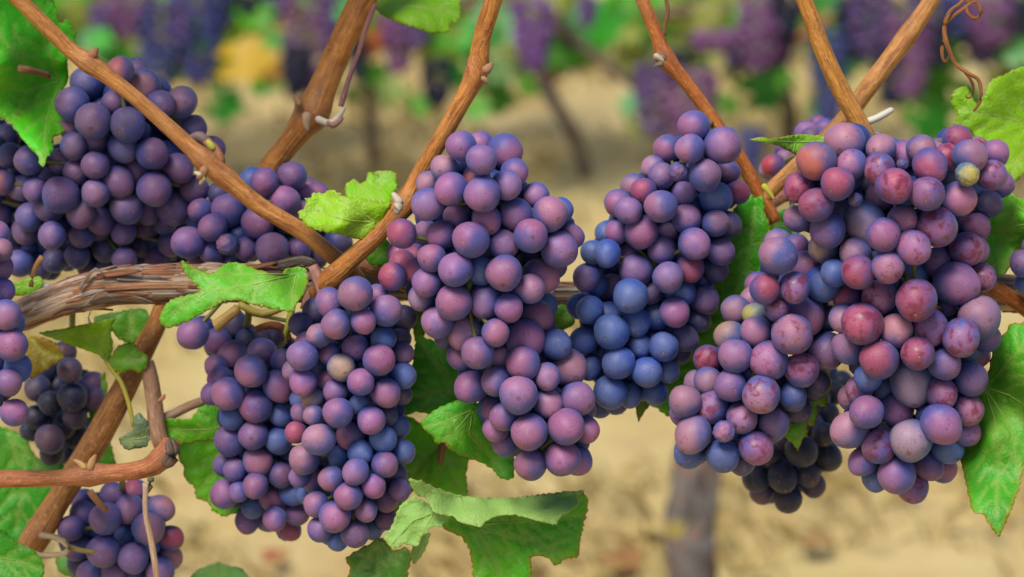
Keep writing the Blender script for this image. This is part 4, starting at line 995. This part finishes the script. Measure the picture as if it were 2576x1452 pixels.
build_bunch([('L', '''680 225 150 0;945 370 138 .2;515 490 125 .1;750 465 112 .1;225 760 132 0;680 690 118 .3;885 795 138 .1;725 985 118 .1;560 860 122 .3 T;940 1080 125 .3;530 1250 128 .1;815 1315 118 .2;315 1270 88 .5 t;230 985 118 .4;
 455 300 122 1;330 370 110 2 d;205 490 100 2 d;885 225 75 2;1100 430 110 2 d;365 585 105 1 t;220 630 60 2;460 750 95 1;920 610 110 1 b;1090 610 70 2 d;1095 740 92 1 v;1090 930 112 1 b;110 880 65 2 t;410 980 60 1;505 1065 105 1;305 1130 92 1 T;720 1175 95 1 b;180 1130 60 2 b;185 1255 60 2;1090 1090 75 2 d;980 1260 60 2 d;1050 1370 100 2 b'''),
   ('M', '''365 400 138 0 t;725 520 108 .4 b;935 620 114 .3;680 680 114 .1;470 740 108 .3;835 805 108 .2;620 890 120 .1;500 1065 136 .1;
 165 345 95 1 r;635 375 125 1;240 575 132 1 t;920 400 118 1 b;1090 510 108 1 b;525 565 80 2 b;175 740 65 1;320 745 118 1;1060 690 70 2 d;1060 840 98 1;945 920 105 1;350 965 115 1;770 1015 100 1;945 1090 95 1 v;375 1180 110 1 v;675 1215 122 1 v;830 1200 70 2 b;525 1290 75 2 b;230 870 50 2 b''')],
    1.02, 'long slender bunch with pale tan berries, lowest in the middle', bluish=0.4, rub=0.2, thick=0.024, peduncle=[(880, 700, 8, 1.075), (900, 735, 8, 1.055)])
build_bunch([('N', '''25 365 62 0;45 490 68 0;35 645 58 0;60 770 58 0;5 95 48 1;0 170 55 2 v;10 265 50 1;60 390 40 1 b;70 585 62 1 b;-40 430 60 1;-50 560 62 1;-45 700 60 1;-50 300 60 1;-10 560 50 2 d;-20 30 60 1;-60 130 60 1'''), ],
    1.01, 'purple bunch cut off by the left edge of the view', bluish=0.35, rub=0.12, thick=0.02, peduncle=[(-80, 700, 8, 1.05), (-50, 760, 8, 1.04)])
build_bunch([('N', '''265 510 38 1;290 595 52 0;300 705 62 0;170 605 55 1;155 670 55 1;210 730 52 1;310 785 52 1;205 880 62 0;320 870 55 1;390 650 45 1 v;265 830 50 1;140 790 45 2;215 940 50 1;130 840 45 2;400 720 35 1 v;240 660 50 2;350 840 45 2;280 940 45 2;345 640 45 2''')],
    1.11, 'blackish bunch in the shade behind the thick brown cane', 'k', bluish=0.05, rub=0.05, dark=0.8, thick=0.018, peduncle=[(182, 742, 8, 1.06), (180, 850, 8, 1.115)], inner=(0.03, 0.03, 0.05))  # shade under the cordon is put into the berry colour
build_bunch([('N', '''435 1210 68 0;430 1345 68 0;550 1375 65 0;535 1170 60 0;615 1250 68 0;665 1430 60 0;665 1170 58 1 t;710 1290 52 1 r;470 1110 55 1;345 1190 55 1;350 1140 52 1;290 1250 50 1 v;520 1290 45 2 b;560 1085 40 1 r;380 1440 60 1 v;320 1330 55 2 v;715 1375 40 1 t;470 1430 50 1 v;620 1320 42 1 b;560 1460 55 1 v;640 1500 60 1;430 1500 60 1;530 1540 60 1;330 1400 50 2 d;290 1310 45 2 d''')],
    1.085, 'dusky purple bunch below the horizontal cane at the bottom left', 'v', bluish=0.25, rub=0.1, thick=0.02, peduncle=[(303, 1189, 8, 1.05), (308, 1225, 8, 1.09)])
build_bunch([('G', '''20 445 95 0 R;290 190 105 1;375 110 75 2 r;325 200 65 1 v;130 380 60 1;190 450 55 2 t;450 130 55 2;-45 490 50 2 t;110 300 80 2 v;200 300 80 2;60 560 70 2 v;120 500 70 2 v;420 220 70 2 v''')],
    1.115, 'small bunch with a red berry behind the crossing canes', bluish=0.3, rub=0.2, thick=0.018, peduncle=[(2066, 363, 7, 1.075), (2040, 372, 7, 1.12)])
build_bunch([('G', '''2030 1230 108 0;2040 1390 80 1 b;2170 1180 100 0;2190 1370 105 0;2100 1100 80 1;2260 1280 90 1;2150 1500 90 1''')],
    1.02, 'berries peeping in at the right edge over the cordon', bluish=0.35, rub=0.15, thick=0.02, peduncle=[(2640, 580, 7, 1.06), (2600, 640, 7, 1.04)])

# ------------------------------------------------------------------ the next row, out of focus
FAR = 4.4
def far_leaf_mesh(i):
    rnd = random.Random(i)
    pts = []
    m = 40
    for k in range(m):
        a = 2 * math.pi * k / m
        lobe = 0.72 + 0.28 * abs(math.cos(a * 2.5)) ** 0.7
        if abs(a - math.pi) < 0.3: lobe *= 0.35
        rr = lobe * (1 + 0.10 * math.sin(a * 17 + i)) * rnd.uniform(0.93, 1.05)
        pts.append(Vector((math.cos(a) * rr, math.sin(a) * rr)))
    inner = [Vector((math.cos(a) * q, math.sin(a) * q)) for q in (0.25, 0.5) for a in [k * math.pi / 4 for k in range(8)] if not (q == 0.5 and abs(a - math.pi) < 0.3)] + [Vector((0, 0))]
    vs, es, fs, *_ = delaunay_2d_cdt(pts + inner, [(k, (k + 1) % m) for k in range(m)], [], 1, 1e-4)
    co = [(v.x, v.y, 0.22 * (v.x * v.x) * (-1) ** i + 0.16 * noise.noise(Vector((v.x * 1.7, v.y * 1.7, i * 5)))) for v in vs]
    me = bpy.data.meshes.new('leaf'); me.from_pydata(co, [], [list(f) for f in fs])
    return me
FARLEAF = [far_leaf_mesh(i) for i in range(4)]
frnd = random.Random(21)
shade_canopy()

def far_leaf(parent, x, y, r, color, dist=FAR, squash=None, label=None):
    o = bpy.data.objects.new('leaf', FARLEAF[frnd.randrange(4)]); COL.objects.link(o)
    if not o.data.materials: o.data.materials.append(M_FARLEAF)
    dd = dist + frnd.uniform(-.12, .12)
    o.location = at(x, y, dd)
    s = r * dd / F
    o.scale = (s, s * (squash or frnd.uniform(0.75, 1.0)), s)
    nrm = CR @ Vector((frnd.uniform(-.4, .4), frnd.uniform(-.1, .5), 1)).normalized()
    o.rotation_mode = 'QUATERNION'
    o.rotation_quaternion = Vector((0, 0, 1)).rotation_difference(nrm) @ Quaternion((0, 0, 1), frnd.uniform(0, 6.28))
    o.color = (*color, 1)
    adopt(o, parent)
    md = o.modifiers.new('blade', 'SOLIDIFY'); md.thickness = 0.0006 / s
    if label: o['label'] = label
    return o

def far_vine(x0, trunk, cord, label, twigs=()):
    base = trunk[0]
    root = empty('grapevine', at(base[0], base[1], base[3]))
    tag(root, label, 'grapevine', 'vines of the next row')
    t = link('trunk', tube_mesh('trunk', ptube(trunk, FAR), 0.02, 12, 0.2, (), 14, x0), M_OLD, root); t.color = (0.17, 0.14, 0.12, 1)
    c = link('cordon', tube_mesh('cordon', ptube(cord, FAR), 0.03, 10, 0.2, (), 14, x0 + 1), M_OLD, root); c.color = (0.19, 0.14, 0.10, 1)
    for tw in twigs:
        q = link('cane', tube_mesh('cane', ptube(tw, FAR), 0.03, 8, 0.1, (), 14, x0 + 2), M_CANE, root); q.color = (0.34, 0.12, 0.04, 1)
    return root
v1 = far_vine(1, [(940, 400, 15, 4.5), (932, 300, 15, 4.45), (925, 200, 16, 4.4), (905, 60, 17, 4.4)], [(-300, 10, 16), (200, 30, 16), (560, 20, 17), (905, 55, 18), (1150, 40, 14)], 'blurred vine at the left of the next row, with a yellow leaf',
    [[(560, 20, 9), (540, -120, 8), (600, -320, 6)], [(250, 30, 9), (230, -120, 8), (160, -320, 6)], [(800, 50, 9), (830, -120, 8), (800, -320, 6)]])
v2 = far_vine(2, [(1472, 440, 20, 4.5), (1452, 360, 18, 4.45), (1415, 290, 18, 4.4), (1375, 220, 19, 4.4), (1345, 130, 20, 4.4), (1330, 20, 20, 4.4)], [(1000, 0, 14), (1180, 15, 15), (1330, 20, 18), (1480, 130, 14), (1580, 200, 13), (1640, 250, 12)], 'blurred vine with a bent grey trunk in the next row',
    [[(1400, 60, 9), (1420, -100, 8), (1380, -320, 6)], [(1180, 10, 9), (1160, -120, 8), (1200, -320, 6)]])
v3 = far_vine(3, [(1990, 430, 20, 4.6), (1985, 300, 20, 4.5), (1960, 150, 20, 4.45), (1940, 20, 20, 4.4)], [(1620, 40, 14), (1800, 20, 15), (1940, 20, 17), (2200, 10, 16), (2500, 20, 15), (2850, 0, 14)], 'blurred vine full of dark bunches at the right of the next row',
    [[(1960, 130, 16), (2040, 75, 15), (2130, 15, 14), (2260, -120, 12)], [(1850, 90, 12), (1862, 20, 11), (1880, -100, 9)], [(2400, 15, 9), (2420, -120, 8), (2380, -320, 6)]])
vines = {1: v1, 2: v2, 3: v3}
Y_ = (0.52, 0.32, 0.002); G1 = (0.05, 0.40, 0.02); G2 = (0.10, 0.36, 0.010); G3 = (0.20, 0.48, 0.18); G4 = (0.025, 0.20, 0.008); OL = (0.24, 0.27, 0.015); OG = (0.45, 0.12, 0.01); RD = (0.45, 0.08, 0.03)
for vi, x, y, r, c in [
    (1, 614, 150, 84, Y_), (1, 655, 100, 55, OL), (1, 565, 265, 62, G1), (1, 230, 95, 40, G3), (1, 300, 120, 70, OL), (1, 180, 60, 60, OL), (1, 700, 40, 60, (0.36, 0.28, 0.02)), (1, 935, 95, 55, OG), (1, 690, 175, 40, (0.36, 0.17, 0.02)), (1, 455, 20, 50, OL), (1, 640, 40, 60, G2), (1, 985, 235, 50, (0.22, 0.30, 0.04)), (1, 1060, 265, 40, G2), (1, 950, 190, 45, G2), (1, 895, 240, 40, (0.26, 0.30, 0.05)), (1, 225, 30, 60, G4), (1, 720, 100, 40, G4), (1, 120, -20, 80, OL), (1, 350, -20, 70, G2), (1, 860, -10, 70, G4), (1, 480, 160, 45, G4),
    (2, 1160, 130, 85, G1), (2, 1240, 60, 70, G3), (2, 1245, 245, 58, G2), (2, 1255, 175, 50, (0.14, 0.28, 0.08)), (2, 1100, 100, 50, G2), (2, 1300, 150, 40, OL), (2, 1430, 45, 70, G3), (2, 1525, 55, 72, G1), (2, 1480, 100, 60, G2), (2, 1395, 182, 32, RD), (2, 1330, 210, 38, G2), (2, 1590, 270, 42, G3), (2, 1600, 320, 34, OL), (2, 1590, 150, 50, OL), (2, 1560, 10, 60, G2), (2, 1390, 120, 40, OL), (2, 1210, 10, 60, OL), (2, 1440, 150, 36, OL), (2, 1195, 270, 40, G2),
    (3, 1912, 232, 74, G4), (3, 1700, 30, 60, OL), (3, 1720, 110, 44, G3), (3, 1820, 45, 50, OL), (3, 1865, 30, 40, OG), (3, 1760, 90, 36, (0.30, 0.26, 0.04)), (3, 2020, 120, 40, (0.30, 0.30, 0.10)), (3, 2068, 270, 44, G3), (3, 2055, 330, 34, OL), (3, 1960, 190, 46, G2), (3, 1850, 180, 40, OL), (3, 2335, 220, 72, G2), (3, 2340, 300, 76, G1), (3, 2380, 180, 54, OL), (3, 2460, 120, 70, OL), (3, 2550, 130, 48, G3), (3, 2490, 80, 60, G4), (3, 2400, 80, 50, G4), (3, 2290, 240, 40, G4), (3, 1640, 60, 46, G2), (3, 2060, 40, 40, OL), (3, 2520, 200, 60, OL), (3, 2430, 250, 60, G2), (3, 2200, 20, 50, G4), (3, 2370, 20, 50, G4), (3, 2560, 30, 60, G4), (3, 1990, 300, 36, OL), (3, 1830, 260, 36, G2), (3, 1780, 30, 46, (0.24, 0.24, 0.03))]:
    far_leaf(vines[vi], x, y, r, c, FAR + (0.15 if c in (G4, OL) else -0.25 if c == Y_ else 0.0))
for q in range(120):
    x = frnd.uniform(-20, 2620); vi = 1 if x < 1080 else 2 if x < 1640 else 3
    far_leaf(vines[vi], x, frnd.uniform(-40, 130) + 130 * frnd.random() ** 3, frnd.uniform(34, 66), frnd.choice([G1, G2, G2, OL, OL, G4, OL, Y_ if q % 4 == 0 else G2]), FAR + frnd.uniform(-.05, .2))
for q in range(22):       # the rest of the canopy, higher than the view
    x = frnd.uniform(-300, 2850); vi = 1 if x < 1080 else 2 if x < 1640 else 3
    far_leaf(vines[vi], x, frnd.uniform(-330, -70), frnd.uniform(55, 85), frnd.choice([G1, G2, G4, OL, G2, Y_]), FAR + frnd.uniform(-.1, .3))
# behind the row: a darker tangle of leaves that closes the upper gaps
for q in range(130):
    x = frnd.uniform(-100, 2700); vi = 1 if x < 1080 else 2 if x < 1640 else 3
    far_leaf(vines[vi], x, frnd.uniform(-70, 60) + 190 * frnd.random() ** 3, frnd.uniform(40, 70), frnd.choice([G4, OL, OL, G2, G1, (0.16, 0.18, 0.05), G2, OL]), FAR + frnd.uniform(.2, .4))

PU = (0.205, 0.085, 0.195); BL = (0.060, 0.065, 0.190); BK = (0.018, 0.020, 0.045); VI = (0.190, 0.080, 0.260); PB = (0.120, 0.070, 0.180)
def far_bunch(x, y, w, h, color, label, dist=FAR - 0.12):
    rnd = random.Random(int(x * 7 + y))
    dd = dist + rnd.uniform(-.06, .06)
    root = empty('grape_bunch', at(x, y - h / 2, dd)); tag(root, label, 'grape bunch', 'blurred bunches in the next row')
    items = []
    rg = 0.0068; rp = rg / dd * F
    w *= 1.3; h *= 1.12
    for k in range(int(40 + w * h / 150)):
        t = rnd.random()
        wid = (w / 2) * (0.55 + 0.45 * math.sin(math.pi * min(1, 0.25 + t * 0.72))) * (1 - 0.16 * t * t)
        a = rnd.uniform(0, 6.28); q = rnd.uniform(0.75, 1.0)
        items.append((at(x + math.cos(a) * (wid - rp * 0.6) * q, y - h / 2 + rp + t * (h - 2 * rp), dd + math.sin(a) * wid * q * dd / F), rg * rnd.uniform(0.85, 1.12)))
    o = link('grapes', balls_mesh('grapes', items, TINY_V, TINY_F), M_FARGRAPE, root); o.color = (*color, 1); tag(o, kind='stuff')
    s = link('stem', tube_mesh('stem', [(at(x, y - h / 2 - 30, dd), 0.002), (at(x, y, dd), 0.002), (at(x, y + h / 3, dd), 0.0015)], 0.02, 6), M_STEM, root); s.color = (0.2, 0.22, 0.05, 1)
for a in [
    (330, 25, 100, 130, PU, 'blurred plum bunch above the top of the slanting cane'),
    (402, 110, 95, 210, BL, 'blurred indigo bunch just left of a taller blue one'),
    (500, 80, 110, 240, BL, 'tall blurred blue bunch left of the yellow leaf'),
    (600, 5, 100, 110, BK, 'blurred near black bunch above the yellow leaf'),
    (775, 95, 120, 260, PU, 'broad blurred plum bunch touching the thick orange cane'),
    (745, 180, 70, 130, BK, 'blurred black bunch under the broad plum one'),
    (1005, 95, 80, 170, PU, 'blurred mauve bunch under the light green leaf tip'),
    (1100, 205, 72, 120, BK, 'blurred black bunch left of the upright cane'),
    (900, 150, 46, 110, BK, 'narrow blurred black bunch right of the thick cane'),
    (1341, 85, 88, 175, VI, 'blurred violet bunch alone in the gap right of the upright cane'),
    (1478, 30, 44, 80, PB, 'little blurred bunch at the top edge among green leaves'),
    (1645, 255, 84, 180, PB, 'blurred dusky bunch left of the slim cane'),
    (1735, 270, 120, 190, PU, 'wide blurred mauve bunch crossed by the slim cane'),
    (1908, 85, 92, 180, PU, 'blurred mauve bunch above the dark green leaf'),
    (1795, 105, 110, 60, PU, 'short blurred mauve bunch beside the slim cane'),
    (1890, 375, 50, 110, BL, 'low blurred navy bunch near the pale leaf tip'),
    (1980, 40, 70, 140, BK, 'blurred black bunch left of the crossing canes'),
    (2085, 190, 80, 230, BL, 'long blurred navy bunch between the crossing canes'),
    (2190, 60, 100, 190, PB, 'blurred slate bunch in the fork of the crossing canes'),
    (2285, 140, 100, 200, PU, 'blurred plum bunch right of the pale brown cane'),
    (2240, 190, 70, 150, BK, 'blurred black bunch under the fork of the canes'),
    (2500, 50, 120, 120, PU, 'blurred mauve bunch right of the curly tendril'),
    (2565, 30, 90, 120, BK, 'blurred black bunch at the right edge by the tendril'),
    (2330, 40, 90, 150, PB, 'blurred slate bunch behind the top of the pale brown cane'),
    (690, 20, 60, 90, BL, 'small blurred blue bunch left of the broad plum one'),
    (262, 60, 70, 110, PB, 'blurred slate bunch tucked against the upper left leaf'),
    (452, 50, 60, 120, PB, 'blurred slate bunch wedged between two indigo ones at the top left'),
    (545, 30, 60, 130, BL, 'blurred blue bunch straight above the yellow leaf'),
    (845, 60, 70, 150, PB, 'blurred slate bunch directly behind the thick orange cane'),
    (1050, 60, 60, 120, PB, 'blurred slate bunch hidden in part by the light green leaf tip'),
    (1700, 170, 60, 90, BK, 'small blurred black bunch behind the node of the slim cane'),
    (1850, 130, 60, 90, PB, 'small blurred slate bunch left of the mauve one above the dark green leaf'),
    (1965, 110, 60, 110, PU, 'blurred mauve bunch just left of the upright crossing cane'),
    (2135, 70, 70, 150, BK, 'blurred black bunch in the upper part of the fork of the canes'),
    (2355, 110, 70, 120, BK, 'blurred black bunch left of the curly tendril'),
    (2470, 110, 80, 100, PB, 'blurred slate bunch just right of the curly tendril'),
    (2420, 40, 70, 110, BL, 'blurred blue bunch behind the loop of the tendril')]:
    far_bunch(*a)

# a single old stump between the rows
root = empty('vine_stump', at(1735, 1560, 2.5)); tag(root, 'blurred grey vine trunk standing between the rows, below the blue bunch', 'vine trunk')
tr = link('trunk', tube_mesh('trunk', [(Vector((at(1742, 1300, 2.5).x, at(1742, 1300, 2.5).y, 0)), 0.03)] + ptube([(1742, 1460, 62, 2.5), (1738, 1330, 58, 2.5), (1748, 1200, 56, 2.5), (1770, 1080, 52, 2.5), (1800, 960, 46, 2.5), (1830, 880, 40, 2.5)], 2.5), 0.008, 20, 0.22, [(2, .2, .05), (5, .2, .05)], 22, 9.0, 0.05), M_OLD, root); tr.color = (0.15, 0.130, 0.115, 1)
for (x, y, r, c) in ((1700, 1330, 34, (0.30, 0.22, 0.03)), (1715, 1400, 28, (0.36, 0.16, 0.03))):
    o = far_leaf(root, x, y, r * 0.9, c, 2.42)
# fallen leaves on the straw
for (x, y, r, c, l) in ((690, 1440, 40, (0.42, 0.10, 0.05), 'fallen red leaf on the straw at the bottom edge'), (1560, 1440, 60, (0.34, 0.16, 0.05), 'fallen brown leaf on the straw left of the grey trunk'),
                     (2050, 1400, 46, (0.36, 0.20, 0.07), 'fallen tan leaf on the straw right of the grey trunk'), (1290, 1460, 40, (0.40, 0.18, 0.08), 'fallen russet leaf under the broad folded leaf')):
    a = -PITCH - math.atan2(y - 726, F)
    t = CAM_H / math.sin(-a) if a else 5
    p0 = cam.location; dirv = (at(x, y, 1) - p0); k = -p0.z / dirv.z; p = p0 + dirv * k
    o = bpy.data.objects.new('fallen_leaf', FARLEAF[frnd.randrange(4)]); COL.objects.link(o)
    o.location = p + Vector((0, 0, 0.02)); s = r * k / F; o.scale = (s, s, s); o.rotation_euler = (0.15, 0.1, frnd.uniform(0, 6)); o.color = (*c, 1)
    md = o.modifiers.new('blade', 'SOLIDIFY'); md.thickness = 0.0006 / s
    tag(o, l, 'fallen leaf')
